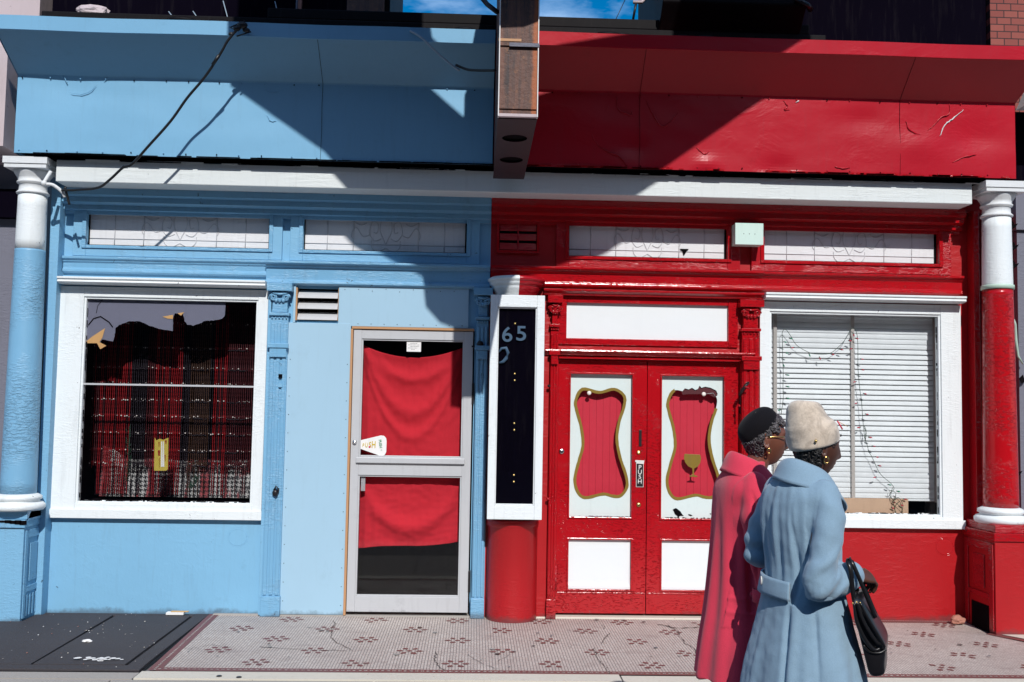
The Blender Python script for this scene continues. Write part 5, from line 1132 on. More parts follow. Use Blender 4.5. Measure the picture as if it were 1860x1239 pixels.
def bake(mb, name, parent, voxel, smooth=4, fn=None, fac=.5):
    me = mb.mesh(name+'_raw'); o = bpy.data.objects.new('tmp', me); C.objects.link(o)
    r = o.modifiers.new('r', 'REMESH'); r.mode = 'VOXEL'; r.voxel_size = voxel; r.use_smooth_shade = True
    if smooth: s = o.modifiers.new('s', 'SMOOTH'); s.factor = fac; s.iterations = smooth
    bpy.context.view_layer.update()
    me2 = bpy.data.meshes.new_from_object(o.evaluated_get(bpy.context.evaluated_depsgraph_get())); bpy.data.objects.remove(o)
    if fn:
        ns = [v.normal.copy() for v in me2.vertices]; out = []
        for v, n in zip(me2.vertices, ns): out.append(v.co + n*fn(v.co, n))
        for v, c in zip(me2.vertices, out): v.co = c
        me2.update()
    me2.polygons.foreach_set('use_smooth', [True]*len(me2.polygons)); me2.name = name
    ob = bpy.data.objects.new(name, me2); C.objects.link(ob); ob.parent = parent; return ob
G1 = lambda x, s: math.exp(-(x/s)**2)
def head_surface(d):
    """unit direction (x right, y forward, z up) -> point on a woman's head, centre of skull at origin"""
    x, y, z = d.x*.074, d.y*.094, d.z*.113
    if d.z < 0:
        t_ = -d.z; x *= 1-.30*t_**1.3
        if d.y < 0: y *= 1-.42*t_
        else: y *= 1-.06*t_
    if d.z > 0 and d.y < 0: y *= 1+.05*d.z
    if d.y > 0:
        w_ = min(1, d.y*1.8); k = 0
        if -.052 < z < .03: k += .027*G1(x, .0125+.006*G1(z+.036, .012))*max(0, min(1, (.03-z)/.062))*(1 if z > -.036 else max(0, 1-(-.036-z)/.012))
        k += .004*G1(z-.028, .012)*G1(abs(x)-.028, .022)
        k -= .009*G1(z-.008, .013)*G1(abs(x)-.031, .015)
        k += .010*G1(z+.058, .0075)*G1(x, .022)+.010*G1(z+.073, .0075)*G1(x, .019)-.003*G1(z+.0655, .003)*G1(x, .02)
        k += .011*G1(z+.098, .016)*G1(x, .020)
        k += .004*G1(z+.022, .02)*G1(abs(x)-.044, .018)
        y += k*w_
    return V((x, y, z))
def head_mesh(mb, c, M, mat):
    v = []; f = []; nu, nv = 84, 60
    for j in range(1, nv):
        for i in range(nu):
            a = 2*math.pi*i/nu; b_ = math.pi*j/nv; d = V((math.sin(b_)*math.cos(a), math.sin(b_)*math.sin(a), math.cos(b_)))
            v.append(c+M @ head_surface(d))
    v += [c+M @ V((0, 0, .113)), c+M @ V((0, 0, -.113))]; t_ = len(v)-2
    for j in range(nv-2):
        for i in range(nu): f.append((j*nu+i, (j+1)*nu+i, (j+1)*nu+(i+1) % nu, j*nu+(i+1) % nu))
    for i in range(nu): f.append((t_, i, (i+1) % nu)); f.append((t_+1, (nv-2)*nu+(i+1) % nu, (nv-2)*nu+i))
    mb.add(v, f, mat, True)
    for s in (-1, 1):
        e = []
        for k in range(15):
            a = R(70-k*19); e.append(c+M @ V((s*(.073+.012*abs(math.sin(a))*(1 if k < 9 else .5)), -.012-.013*math.cos(a)*.9-.004, -.006+.030*math.sin(a)-.006*(k > 11))))
        mb.tube(e, [.0042]*15, mat, 8); mb.sph(c+M @ V((s*.073, -.010, -.008)), .017, mat, .35, .8, 1.35, 10, 8); mb.sph(c+M @ V((s*.076, -.006, -.034)), .007, mat, .7, 1, 1.2, 8, 6)
def hand(mb, w_, u, n_, mat, curl=1.0, side=1, s=1.02):
    """w_ wrist, u direction of the hand, n_ back-of-hand normal; side=+1: thumb towards u x n"""
    u = u.normalized(); n_ = (n_-u*n_.dot(u)).normalized(); sd = u.cross(n_)*side
    pal = []
    for k, (l, wd, th) in enumerate([(-.03, .024, .020), (0, .026, .019), (.02, .034, .018), (.045, .040, .0165), (.07, .041, .015), (.082, .038, .012)]):
        pal.append((w_+u*l*s, wd*s, th*s))
    v = []; sg = 16
    for (c, a, b_) in pal:
        for k in range(sg):
            t_ = 2*math.pi*k/sg; v.append(c+sd*a*math.cos(t_)+n_*b_*math.sin(t_))
    f = [(j*sg+i, j*sg+(i+1) % sg, (j+1)*sg+(i+1) % sg, (j+1)*sg+i) for j in range(len(pal)-1) for i in range(sg)]+[tuple(range(sg))[::-1], tuple((len(pal)-1)*sg+i for i in range(sg))]
    mb.add(v, f, mat, True)
    for k, (off, ln, r0) in enumerate([(.030, .070, .0088), (.0105, .078, .0090), (-.0095, .072, .0086), (-.028, .057, .0078)]):
        base = w_+u*.076*s+sd*off*s; d = (u+sd*off*.8).normalized(); p = base; pts = [base-u*.02*s, base]; ang = 0
        for seg_, (fr, bend) in enumerate([(.46, 55), (.30, 75), (.24, 45)]):
            ang += bend*curl; a = R(ang); dd = (d*math.cos(a)-n_*math.sin(a)); p = p+dd*ln*fr*s; pts.append(p)
        mb.tube([pts[0], pts[1], pts[1].lerp(pts[2], .5), pts[2], pts[2].lerp(pts[3], .5), pts[3], pts[4]], [r0*s*q for q in (1, 1.05, .95, 1.03, .9, .95, .75)], mat, 10); mb.sph(pts[-1], r0*.75*s, mat, seg=8, ring=6); mb.sph(base, r0*1.12*s, mat, seg=8, ring=6)
    b0 = w_+u*.018*s+sd*.022*s; d1 = (u*.75+sd*.62-n_*.25*curl).normalized(); d2 = (u*.8+sd*.1-n_*.7*curl).normalized(); d3 = (u*.7-sd*.35-n_*.75*curl).normalized()
    t1_ = b0+d1*.040*s; t2_ = t1_+d2*.034*s; t3_ = t2_+d3*.026*s
    mb.tube([b0, b0.lerp(t1_, .5), t1_, t1_.lerp(t2_, .5), t2_, t3_], [.014*s, .0125*s, .0108*s, .010*s, .0102*s, .008*s], mat, 10); mb.sph(t3_, .008*s, mat, seg=8, ring=6)
def bodybase(mb, mat, hip, sh, hc, M, arms, legs, neck):
    closed_loft(mb, interp([(0, 0, hip-.10, .10, .08), (0, -.01, hip, .155, .105), (0, 0, hip+.14, .118, .088), (0, 0, sh-.14, .12, .085), (0, -.015, sh-.03, .125, .065), (0, -.01, sh+.02, .08, .055), (0, 0, sh+.05, .05, .05)], 5), mat, 32)
    limb(mb, neck, [.058, .052, .050, .050], mat)
    head_mesh(mb, hc, M, mat)
    for (pts, rad) in arms: limb(mb, pts, rad, mat)
    for (pts, rad) in legs: limb(mb, pts, rad, mat)
def rot3(yaw, pitch=0, roll=0): return (Matrix.Rotation(-yaw, 3, 'Z') @ Matrix.Rotation(pitch, 3, 'X') @ Matrix.Rotation(roll, 3, 'Y'))
def curls_hair(mb, c, M, rng, n, mat, r=(.008, .014), lift=.006, seed=1):
    rnd = random.Random(seed); k = 0
    while k < n:
        d = V((rnd.gauss(0, 1), rnd.gauss(0, 1), rnd.gauss(0, 1))).normalized()
        if not rng(d): continue
        p = head_surface(d)*1.0; p = c+M @ (p+p.normalized()*lift); rr = rnd.uniform(*r)
        t_ = (M @ d).cross(V((0, 0, 1))).normalized(); b_ = (M @ d).cross(t_)
        ph = rnd.uniform(0, 6); pts = [p+(t_*math.cos(ph+q*.9)+b_*math.sin(ph+q*.9))*rr*(.9)+(M @ d)*rr*.35*q/5 for q in range(7)]
        mb.tube(pts, [rr*.35*(1.25-.12*q) for q in range(7)], mat, 6); k += 1
def hair_cap(mb, c, M, rng, mat, th=.010, seed=0):
    v = []; keep = {}; nu, nv = 90, 60; f = []
    for j in range(nv+1):
        for i in range(nu):
            a = 2*math.pi*i/nu; b_ = math.pi*(j+.001)/(nv+.002); d = V((math.sin(b_)*math.cos(a), math.sin(b_)*math.sin(a), math.cos(b_)))
            p = head_surface(d); e = th+.005*noise.noise(p*55+V((seed, 0, 0)))+.004*noise.noise(p*120)
            v.append(c+M @ (p+p.normalized()*e)); keep[(j, i)] = rng(d)
    for j in range(nv):
        for i in range(nu):
            i2 = (i+1) % nu
            if keep[(j, i)] and keep[(j, i2)] and keep[(j+1, i)] and keep[(j+1, i2)]: f.append((j*nu+i, (j+1)*nu+i, (j+1)*nu+i2, j*nu+i2))
    mb.add(v, f, mat, True)
def solid(o, t_, off=-1): s = o.modifiers.new('s', 'SOLIDIFY'); s.thickness = t_; s.offset = off; return o
def torso_ang(p, cx=0, cy=0): return math.atan2(p.y-cy, p.x-cx)
def wrap_strip(parent, name, mat, surf, a0, a1, z0f, z1f, out, n=60, rows=5, th=.005):
    """cloth strip lying on a coat: surf(angle,z)->radius point"""
    v = []
    for i in range(n+1):
        a = a0+(a1-a0)*i/n; u = i/n
        for j in range(rows+1):
            z = z0f(u)+(z1f(u)-z0f(u))*j/rows; p = surf(a, z); e = out(u, j/rows) if callable(out) else out; nrm = V((p.x, p.y, 0)).normalized(); v.append(p+nrm*e)
    m = MB(); m.add(v, [(i*(rows+1)+j, i*(rows+1)+j+1, (i+1)*(rows+1)+j+1, (i+1)*(rows+1)+j) for i in range(n) for j in range(rows)], mat, True)
    return solid(m.build(name, parent), th, 0)
def caster(o):
    bm = bmesh.new(); bm.from_mesh(o.data); from mathutils.bvhtree import BVHTree
    t_ = BVHTree.FromBMesh(bm); bm.free(); return t_
def surf_from(tree, cy=0):
    def f(a, z):
        d = V((math.cos(a), math.sin(a), 0)); h = tree.ray_cast(V((0, cy, z))+d*.6, -d)
        return h[0] if h[0] is not None else V((0, cy, z))+d*.15
    return f

def make_woman(name_loc, heading, label, hc, hy, arms, coat_rings, sleeves, coatmat, skinmat, zneck, foldfn, hairfn, hip=.86, sh=1.25, feet=((-.085, .12), (.085, -.16)), pitch=-.05, hem=.5, modfn=None, wscale=.87):
    t = thing('person', label, 'person'); t.location = name_loc; t.rotation_euler = (0, 0, -heading); t.scale = (wscale, wscale, 1)
    M = rot3(hy, pitch) @ Matrix.Diagonal((1, 1, .95)); KZ = 1.05
    coat_rings = [(r[0], r[1], r[2]*KZ, r[3], r[4]) for r in coat_rings]; sh *= KZ; hip *= KZ
    sleeves = [([(p[0], p[1], p[2]*KZ) for p in ps_], rs_) for ps_, rs_ in sleeves]
    arms = [tuple([(q[0], q[1], q[2]*KZ) if i < 3 else q for i, q in enumerate(a_)]) for a_ in arms]
    f0 = foldfn; foldfn = lambda p, n: f0(V((p.x, p.y, p.z/KZ)), n)
    m0 = modfn; modfn = lambda t_, z: m0(t_, z/KZ)
    mb = MB(); legs = []
    for s, (x, yf) in zip((-1, 1), feet): legs.append(([(s*.085, -.01, hip-.05), (x, yf*.45, .46), (x, yf, .09)], [.082, .052, .034]))
    ab = [([V(a[0]), V(a[1]), V(a[2])], [.030, .030, .026]) for a in arms]
    bodybase(mb, skinmat, hip, sh, hc, M, ab, legs, [V((0, -.012, sh)), V((hc.x*.35, hc.y*.3-.012, sh+.03)), V((hc.x*.8, hc.y*.7-.015, hc.z-.10)), hc+M @ V((0, -.02, -.05))])
    for a in arms:
        if len(a) > 3: hand(mb, V(a[2]), V(a[3]), V(a[4]), skinmat, a[5], a[6])
        else: hand(mb, V(a[2]), V(a[2])-V(a[1]), V((math.copysign(1, a[2][0]), 0, 0)), skinmat, .35, -1 if a[2][0] > 0 else 1)
    for s, (x, yf) in zip((-1, 1), feet): closed_loft(mb, [(x, yf+.045, .012, .036, .105), (x, yf+.04, .04, .036, .10), (x, yf+.0, .075, .032, .05), (x, yf, .10, .03, .034)], skinmat, 20)
    body = bake(mb, 'body', t, .0034, 1)
    body.data.materials.clear(); body.data.materials.append(MATS[skinmat])
    for s, (x, yf) in zip((-1, 1), feet):
        m = MB(); closed_loft(m, interp([(x, yf+.045, .0, .042, .115), (x, yf+.045, .022, .045, .120), (x, yf+.04, .045, .042, .112), (x, yf+.01, .062, .038, .075)], 3), 'black_leather', 24); m.build('shoe', t)
    m = MB()
    closed_loft(m, interp(coat_rings, 7), coatmat, 96, modfn)
    for pts, rad in sleeves: limb(m, pts, rad, coatmat, 20, 8)
    coat = bake(m, 'coat', t, .006, 3, foldfn)
    coat.data.materials.clear(); coat.data.materials.append(MATS[coatmat])
    for s in (-1, 1):
        m = MB(); e = hc+M @ V((s*.030, .0685, .008)); m.sph(e, .0115, 'eye_white', seg=12, ring=8); m.sph(e+M @ V((0, .0072, 0)), .0058, 'ink', seg=10, ring=6); m.build('eye', t)
    return t, M, coat

# ---- the woman in the pale blue coat
bz = lambda px, py: None
hcB = V((.012, .060, 1.477))
legsB = 0
def modB(t_, z):
    k = max(0, min(1, (.96-z)/.30)); k2 = max(0, min(1, (.92-z)/.5))
    a = (t_+math.pi*2) % (2*math.pi)
    return k*(.030*math.cos(6*a+.6+z*.5)+.018*math.cos(11*a+2.0)+.012*math.cos(17*a+1)) - .0
seamA = R(-62)         # back-right princess seam, angle in local frame (x right, y forward)
def foldB(p, n):
    a = torso_ang(p); d = 0; core = math.hypot(p.x, p.y) < .205 or p.z < .93
    # long soft vertical drape on the back
    if p.y < .02 and abs(p.x) < .17 and p.z > .90:
        env = G1(p.z-1.10, .17); d += env*(.0035*math.cos(a*11+.9*math.sin(p.z*9))+.0022*math.cos(a*21+p.z*7+1))
        if abs(p.x-.085) < .06: d -= .010*G1(p.x-(.088+.01*math.sin(p.z*14)), .010)*min(1, max(0, (1.25-p.z)/.1))
    if p.z < .935:
        k = min(1, (.935-p.z)/.1); da = (a-seamA+math.pi) % (2*math.pi)-math.pi; r_ = math.hypot(p.x, p.y)
        d -= k*.016*G1(da*r_, .011); d += k*.006*G1(da*r_-.03, .02)
        da = (a-R(-28)+math.pi) % (2*math.pi)-math.pi; d -= min(1, max(0, (.90-p.z)/.05))*min(1, max(0, (p.z-.6)/.2))*.010*G1(da*r_, .009)
        da = (a-R(-118)+math.pi) % (2*math.pi)-math.pi; d -= k*.006*G1(da*r_, .02)
    # right sleeve creases at the inner elbow
    if p.x > .135 and p.z > .93:
        e = V((.20, -.09, .99)); q = p-e; D = q.length
        u = q.x*.2+q.y*.62+q.z*-.75
        s_ = math.sin(u*100+noise.noise(p*9)*3.0); d += G1(D, .10)*.009*(s_ if s_ > 0 else -abs(s_)**.5*.9)
        d += .0045*noise.noise(V((p.x*9, p.y*9, p.z*5)))*2
        q2 = p-V((.175, -.01, 1.19)); d += G1(q2.length, .10)*.004*math.sin((q2.z*.8+q2.y*.6)*75+1)
    if p.x < -.135 and p.z > .93:
        q = p-V((-.235, -.05, 1.04)); d += G1(q.length, .12)*.006*math.sin((q.z+q.y*.3)*95+noise.noise(p*8)*2)
    d += .0035*noise.noise(V((p.x*12, p.y*12, p.z*4)))+.0018*noise.noise(p*32)
    return d
ringsB = [(0, .0, .40, .305, .255), (0, .0, .55, .275, .225), (0, .0, .70, .243, .195), (0, -.0, .82, .208, .163), (0, -.002, .91, .182, .142), (0, -.003, .965, .166, .132), (0, -.005, 1.02, .168, .130), (0, -.012, 1.10, .178, .132), (0, -.018, 1.18, .186, .128), (0, -.020, 1.245, .178, .112), (0, -.018, 1.285, .135, .092), (0, -.01, 1.315, .092, .078), (0, .005, 1.335, .072, .068)]
slB = [([(.135, -.015, 1.245), (.178, -.035, 1.17), (.198, -.085, 1.035), (.196, -.108, .975)], [.064, .063, .059, .057]),
       ([(.196, -.108, .975), (.195, -.05, .975), (.186, .02, .982), (.178, .082, .992)], [.057, .056, .053, .051]),
       ([(-.135, -.012, 1.245), (-.180, -.02, 1.17), (-.222, -.045, 1.09), (-.232, -.05, 1.03)], [.063, .062, .056, .053]),
       ([(-.232, -.05, 1.03), (-.21, .04, 1.02), (-.18, .13, 1.04)], [.056, .052, .048])]
HB = R(67)
locB = P(1460, 1040, -4.18); locB.z = 0
tb, MB_, coatB = make_woman(locB, HB, 'older woman in pale blue wool coat and beige felt hat, walking right', hcB, R(10),
    [((.14, -.03, 1.235), (.196, -.10, .975), (.176, .10, .995), (.0, 1, -.10), (.45, 0, .9), .62, -1), ((-.14, -.03, 1.235), (-.232, -.05, 1.03), (-.17, .16, 1.05))],
    ringsB, slB, 'blue_wool', 'skin_dark', 1.33, foldB, None, modfn=modB, pitch=-.07)
treeB = caster(coatB); sfB = surf_from(treeB)
# half belt at the back with its button
def core_surf(a, z):
    z = z/1.05
    rs_ = [r for r in interp(ringsB, 7)]; r = min(rs_, key=lambda q: abs(q[2]-z)); k = 1+modB(a, z)
    n_ = 2.2; c, s = math.cos(a), math.sin(a); return V((r[0]+r[3]*math.copysign(abs(c)**(2/n_), c)*k, r[1]+r[4]*math.copysign(abs(s)**(2/n_), s)*k, z*1.05))
b0_, b1_ = R(-172), R(-68)
wrap_strip(tb, 'half_belt', 'blue_wool', core_surf, b0_, b1_, lambda u: .963-.010*u, lambda u: 1.030-.014*u, lambda u, v: .013+.003*math.sin(v*math.pi), 50, 6, .009)
p = core_surf(R(-115), 1.0); nn_ = V((p.x, p.y, 0)).normalized(); m = MB(); Mb = nn_.to_track_quat('Z', 'Y').to_matrix()
prof = [(0, 0), (.015, 0), (.0165, .002), (.015, .0045), (.011, .0035), (0, .0035)]; m.lathe(0, 0, prof, 'button_white', 20); m.v = [tuple(Mb @ V(q)+p+nn_*.020) for q in m.v]; m.build('button', tb)
# collar
def collar(parent, mat, cz, cy, path, name='collar'):
    """path: list of (angle deg, r_in, z_in, r_out, z_out)"""
    q = interp(path, 8); v = []; rows = 9
    for (a, ri, zi, ro, zo) in q:
        d = V((math.cos(R(a)), math.sin(R(a)), 0))
        for j in range(rows+1):
            t_ = j/rows; r_ = ri+(ro-ri)*t_; z = zi+(zo-zi)*t_**1.15+.010*math.sin(math.pi*min(1, t_*1.3))*(1-t_*.4)
            v.append(V((0, cy, 0))+d*r_+V((0, 0, z)))
    n = len(q); m = MB(); m.add(v, [(i*(rows+1)+j, i*(rows+1)+j+1, (i+1)*(rows+1)+j+1, (i+1)*(rows+1)+j) for i in range(n-1) for j in range(rows)], mat, True)
    return solid(m.build(name, parent), .008, 1)
collar(tb, 'blue_wool', 0, .010, [(118, .070, 1.285, .120, 1.19), (95, .074, 1.31, .150, 1.215), (60, .078, 1.345, .158, 1.25), (20, .080, 1.385, .150, 1.30), (-25, .080, 1.410, .142, 1.33), (-70, .080, 1.428, .136, 1.350), (-110, .080, 1.425, .126, 1.360), (-155, .080, 1.415, .135, 1.350), (-200, .080, 1.395, .152, 1.310), (-240, .076, 1.34, .155, 1.25), (-262, .07, 1.30, .13, 1.20)])
# hair, hat, earring
capf = lambda d: (d.y < .30 or d.z > .35) and d.z > -.62 and not (d.y > .12 and d.z < .12 and True) and not (abs(d.x) > .80 and d.z < .05 and d.y > -.28)
m = MB(); hair_cap(m, hcB, MB_, lambda d: capf(d) and d.z < .45, 'hair_black', .010, 3); curls_hair(m, hcB, MB_, lambda d: capf(d) and d.z < .25 and d.z > -.60, 260, 'hair_black', (.007, .013), .009, 5); m.build('hair', tb)
Mh = MB_ @ rot3(0, .30, 0); hb = hcB+MB_ @ V((0, -.014, .006))
hp = [(.086, -.004), (.0985, .0), (.103, .010), (.1045, .028), (.104, .048), (.100, .066), (.0965, .078), (.090, .088), (.083, .105), (.076, .125), (.070, .143), (.061, .157), (.049, .166), (.032, .170), (.015, .1705), (.001, .170)]
hp = [(a, b_) for a, b_ in interp(hp, 4)]; m = MB(); hp = [(q[0]*.90, q[1]*.97) for q in hp]; m.lathe(0, 0, hp, 'beige_felt', 64)
vv = []
for (x, y, z) in m.v:
    q = V((x, y*1.10, z)); sg = 1+.030*noise.noise(V((x*14, y*14, z*16)))+.022*noise.noise(V((x*34, y*34, z*30))); a = math.atan2(y, x)
    q.x *= sg; q.y *= sg
    kk = min(1, max(0, (z-.06)/.04)); q.y -= .007*kk; q.x -= .006*kk;
    if z > .07: q.z += .012*math.cos(a+1.3)*min(1, (z-.07)/.06)
    if .01 < z < .08: q *= 1+.035*math.sin(a*2+.5)*G1(z-.045, .03) if True else 1
    if z > .15: q.z -= .010*G1(math.hypot(x, y), .03)
    vv.append(tuple(hb+Mh @ q))
m.v = vv; ht = m.build('hat', tb); solid(ht, .004, 1)
m = MB(); pbd = hb+Mh @ V((.093, -.045, .026)); m.sph(pbd, .006, 'brass', seg=8, ring=6); m.tube([hb+Mh @ V((.02, .115, .065)), hb+Mh @ V((.022, .123, .045)), hb+Mh @ V((.024, .128, .03))], .003, 'bulb_red', 6); m.tube([hb+Mh @ V((.02, .12, .06)), hb+Mh @ V((.026, .155, .035))], .0012, 'tan_paper', 5); m.build('hat_pin', ht)
def hoop(parent, c, M, r, th, s=1):
    m = MB(); e = c+M @ V((s*.083, -.006, -.048)); pts = [e+M @ V((.002*math.sin(a), r*math.cos(a)*.8, r*math.sin(a))) for a in [R(q) for q in range(0, 361, 24)]]; m.tube(pts, [th]*len(pts), 'gold', 8, False); m.build('earring', parent)
hoop(tb, hcB, MB_, .012, .0026)

# ---- the woman in the crimson coat
hcP = V((.0, .075, 1.490))
ringsP = [(0, .0, .54, .250, .235), (0, .0, .66, .232, .218), (0, -.0, .80, .190, .192), (0, -.005, .94, .170, .168), (0, -.012, 1.06, .164, .150), (0, -.022, 1.16, .172, .136), (0, -.03, 1.235, .180, .115), (0, -.028, 1.28, .135, .094), (0, -.015, 1.312, .092, .080), (0, .0, 1.335, .074, .070)]
def modP(t_, z):
    k = max(0, min(1, (1.10-z)/.45)); a = t_
    return k*(.022*math.cos(5*a+1.2)+.016*math.cos(9*a+.3)+.008*math.cos(15*a+2))
def foldP(p, n):
    a = torso_ang(p); d = 0
    if p.z < 1.2: d += .006*math.cos(a*13+.6*math.sin(p.z*6))*min(1, (1.2-p.z)/.2)
    if p.x > .13 and p.z > .74:
        q = p-V((.20, -.02, 1.17)); d += G1(q.length, .10)*.009*math.sin((q.z*.75-q.y*.6)*80+.5)
        d += .008*noise.noise(V((p.x*8, p.y*10, p.z*3.5)))
        d -= .014*G1(p.y-(-.058), .010)*min(1, max(0, (1.24-p.z)/.05))*(1 if p.z > .80 else 0)
        if p.z < .86: d += .004*(G1(p.z-.845, .008)+G1(p.z-.795, .008))
    d += .004*noise.noise(V((p.x*11, p.y*11, p.z*3)))
    return d
slP = [([(.135, -.02, 1.235), (.180, -.025, 1.16), (.205, -.015, 1.02), (.212, .0, .90), (.214, .02, .79)], [.064, .068, .062, .058, .056]),
       ([(-.135, -.02, 1.235), (-.180, -.02, 1.16), (-.205, -.01, 1.02), (-.21, .02, .90), (-.21, .05, .79)], [.064, .068, .062, .056, .054])]
HP_ = R(86)
locP = P(1360, 1040, -3.76); locP.z = 0
tp_, MP_, coatP = make_woman(locP, HP_, 'older woman in crimson coat, black beret and glasses, walking beyond the blue coat', hcP, R(4),
    [((.14, -.03, 1.225), (.205, -.01, 1.02), (.214, .025, .775), (.02, .2, -1), (1, .2, .1), .45, 1), ((-.14, -.03, 1.225), (-.205, -.01, 1.02), (-.21, .055, .775))],
    ringsP, slP, 'pink_wool', 'skin_brown', 1.33, foldP, None, modfn=modP, pitch=-.02, wscale=.88)
collar(tp_, 'pink_wool', 0, .004, [(100, .070, 1.30, .125, 1.225), (80, .074, 1.325, .140, 1.245), (45, .078, 1.36, .146, 1.285), (10, .080, 1.392, .144, 1.315), (-30, .080, 1.415, .138, 1.338), (-70, .080, 1.430, .128, 1.358), (-110, .080, 1.430, .128, 1.358), (-155, .080, 1.415, .138, 1.338), (-200, .080, 1.39, .144, 1.31), (-240, .076, 1.35, .142, 1.27)])
# sleeve tab with button
m = MB(); v = []
for i in range(13):
    a = R(-150+i*12)
    for j, z in enumerate((.885, .908, .932)): v.append((.213+.0635*math.cos(a), .010+.0635*math.sin(a), z+(.01 if i < 2 and j == 1 else 0)))
m.add(v, [(i*3+j, i*3+j+1, i*3+4+j, i*3+3+j) for i in range(12) for j in range(2)], 'pink_wool', True); solid(m.build('sleeve_tab', tp_), .006, 0)
m = MB(); m.sph((.213+.067*math.cos(R(-120)), .010+.067*math.sin(R(-120)), .908), .011, 'pink_wool', 1, 1, 1, 10, 8); m.build('button', tp_)
capP = lambda d: (d.y < .40 or d.z > .5) and d.z > -.55 and not (d.y > .10 and d.z < .22) and not (abs(d.x) > .78 and d.z < .10 and d.y > -.30)
m = MB(); hair_cap(m, hcP, MP_, capP, 'hair_grey', .010, 7); curls_hair(m, hcP, MP_, lambda d: capP(d) and d.z > -.52 and (d.z < .62), 300, 'hair_grey', (.008, .014), .009, 8); m.build('hair', tp_)
# beret, tilted back over the crown
Mbt = MP_ @ Matrix.Rotation(.70, 3, 'X'); bc_ = hcP+MP_ @ V((0, -.026, .040))
bp = [(.080, -.012), (.094, -.014), (.101, .0), (.100, .026), (.092, .052), (.072, .074), (.044, .087), (.015, .092), (.001, .093)]
bp = [(a*.87, b_*.84) for a, b_ in interp(bp, 4)]; m = MB(); m.lathe(0, 0, bp, 'black_felt', 56)
m.v = [tuple(bc_+Mbt @ V((x*(1+.03*noise.noise(V((x*20, y*20, z*20)))), y*1.12*(1+.03*noise.noise(V((x*20, y*20, z*20+4)))), z))) for x, y, z in m.v]; bt = m.build('beret', tp_)
m = MB(); m.sph(bc_+Mbt @ V((.040, .02, .068)), .0035, 'bead_shine', seg=8, ring=6); m.build('pin', bt)
hoop(tp_, hcP, MP_, .009, .003)
# glasses
m = MB(); T_ = lambda x, y, z: hcP+MP_ @ V((x, y, z))
for s in (-1, 1):
    m.tube([T_(s*(.034+.027*math.cos(R(a))), .096-.012*abs(math.cos(R(a)))*(1 if math.cos(R(a)) > 0 else -.2), .004+.021*math.sin(R(a))) for a in range(0, 361, 20)], .0022, 'black_metal' , 6, False)
    m.tube([T_(s*.062, .084, .010), T_(s*.074, .06, .011), T_(s*.081, .0, .010), T_(s*.079, -.012, .004)], .0021, 'gold', 6)
m.tube([T_(-.008, .104, .008), T_(0, .108, .012), T_(.008, .104, .008)], .002, 'black_metal', 6); gl_ = m.build('glasses', tp_)
for s in (-1, 1): m = MB(); m.add([T_(s*(.034+.026*math.cos(R(a))), .095-.010*max(0, math.cos(R(a))), .004+.020*math.sin(R(a))) for a in range(0, 360, 20)], [tuple(range(18))], 'dirty_glass'); m.build('lens', gl_)
# ---- handbag hanging from the blue coat's forearm
hbag = thing('handbag', 'black leather handbag with pleated end hanging from the forearm of the blue-coated woman', 'handbag')
wb_ = Matrix.Translation(locB) @ Matrix.Rotation(-HB, 4, 'Z') @ Matrix.Diagonal((.87, .87, 1, 1))
arm = wb_ @ V((.180, .060, 1.036))
YB = arm.y
def q_(px, py, dy=0): return P(px, py, YB+dy)
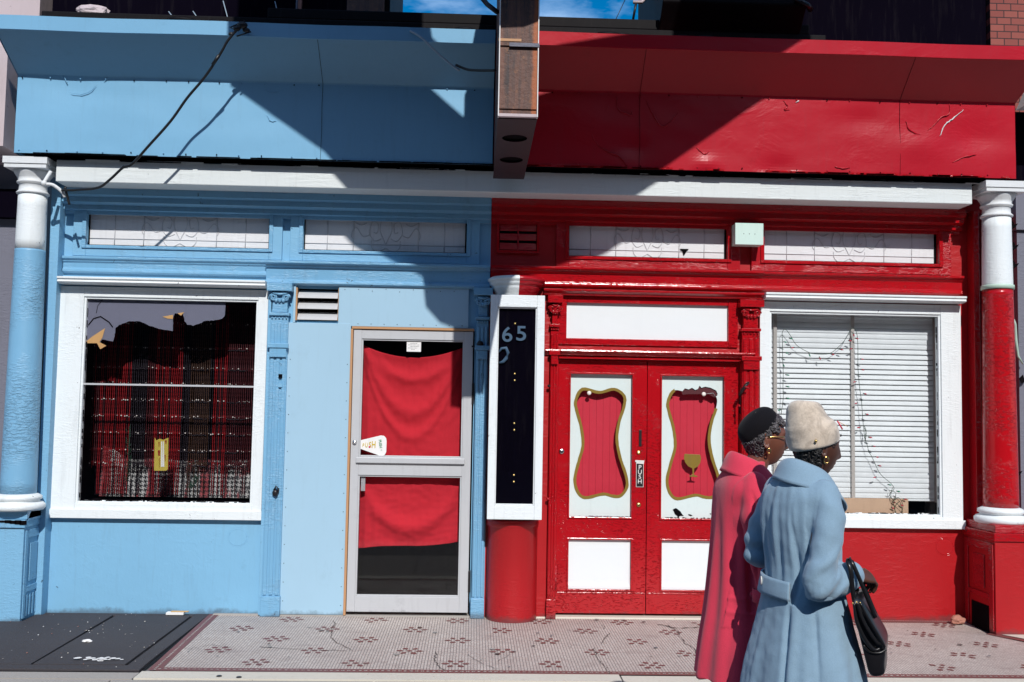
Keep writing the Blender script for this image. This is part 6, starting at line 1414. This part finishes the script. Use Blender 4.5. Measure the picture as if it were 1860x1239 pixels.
# end panel outline traced from image pixels in the plane facing the street, body running back from it
dirv = V((.42, .90, 0)).normalized(); Lb = .20
outl = [(1548, 1092), (1556, 1086), (1566, 1092), (1578, 1112), (1592, 1140), (1604, 1162), (1609, 1178), (1607, 1205), (1607, 1222), (1600, 1228), (1586, 1229), (1578, 1222), (1572, 1200), (1562, 1160), (1552, 1120)]
fr = smooth_pts([q_(a, b_, -.07) for a, b_ in outl], 4, True)
m = MB(); n = len(fr); cen = sum(fr, V())/n; v = []; K = [(-.010, .86), (-.004, .97), (.006, 1.0), (Lb*.5, 1.03), (Lb-.006, 1.0), (Lb, .96)]
for (l, s_) in K: v += [cen+(p_-cen)*s_+dirv*l for p_ in fr]
f = [(j*n+i, j*n+(i+1) % n, (j+1)*n+(i+1) % n, (j+1)*n+i) for j in range(len(K)-1) for i in range(n)]+[tuple(range(n))[::-1], tuple((len(K)-1)*n+i for i in range(n))]
m.add(v, f, 'black_leather', True); bd_ = m.build('bag_body', hbag)
m = MB()
for k, pth in enumerate([[(1551, 1096), (1556, 1128), (1570, 1160), (1586, 1180), (1598, 1178)], [(1557, 1094), (1566, 1124), (1580, 1150), (1594, 1168), (1603, 1170)], [(1563, 1096), (1575, 1120), (1590, 1146), (1602, 1166), (1607, 1176)]]):
    m.tube(smooth_pts([q_(a, b_, -.088-.004*k) for a, b_ in pth], 6), [.004+.003*math.sin(math.pi*i/24) for i in range(25)], 'black_leather', 8)
m.tube(smooth_pts([q_(a, b_, -.083) for a, b_ in [(1568, 1172), (1580, 1184), (1597, 1186), (1609, 1180)]], 5), .0045, 'black_leather', 8)
m.build('gusset', hbag)
m = MB()
for (a, b_) in ((1549, 1096), (1556, 1094), (1562, 1095)): m.sph(q_(a, b_, -.09), .0035, 'gold', seg=8, ring=6)
m.build('stud', hbag)
def strap(pts, wd):
    q = smooth_pts(pts, 6); v = []; n = len(q)
    for i, p_ in enumerate(q):
        d = (q[min(i+1, n-1)]-q[max(i-1, 0)]).normalized(); s_ = d.cross(V((0, 1, 0))).normalized(); v += [p_+s_*wd/2, p_-s_*wd/2]
    m = MB(); m.add(v, [(2*i, 2*i+1, 2*i+3, 2*i+2) for i in range(n-1)], 'black_leather', True); o = m.build('handle', hbag); solid(o, .005, 0)
A_ = arm+V((0, 0, .052))
strap([q_(1552, 1092, -.06), q_(1548, 1066, -.065), q_(1545, 1035, -.068), q_(1540, 1020, -.05), A_+V((-.0, -.0, .006)), q_(1546, 1030, .055), q_(1560, 1085, .06)], .015)
strap([q_(1590, 1122, -.03), q_(1572, 1078, -.05), q_(1556, 1040, -.062), q_(1546, 1018, -.050), A_+V((.012, .01, .008)), q_(1556, 1035, .06), q_(1590, 1115, .09)], .013)
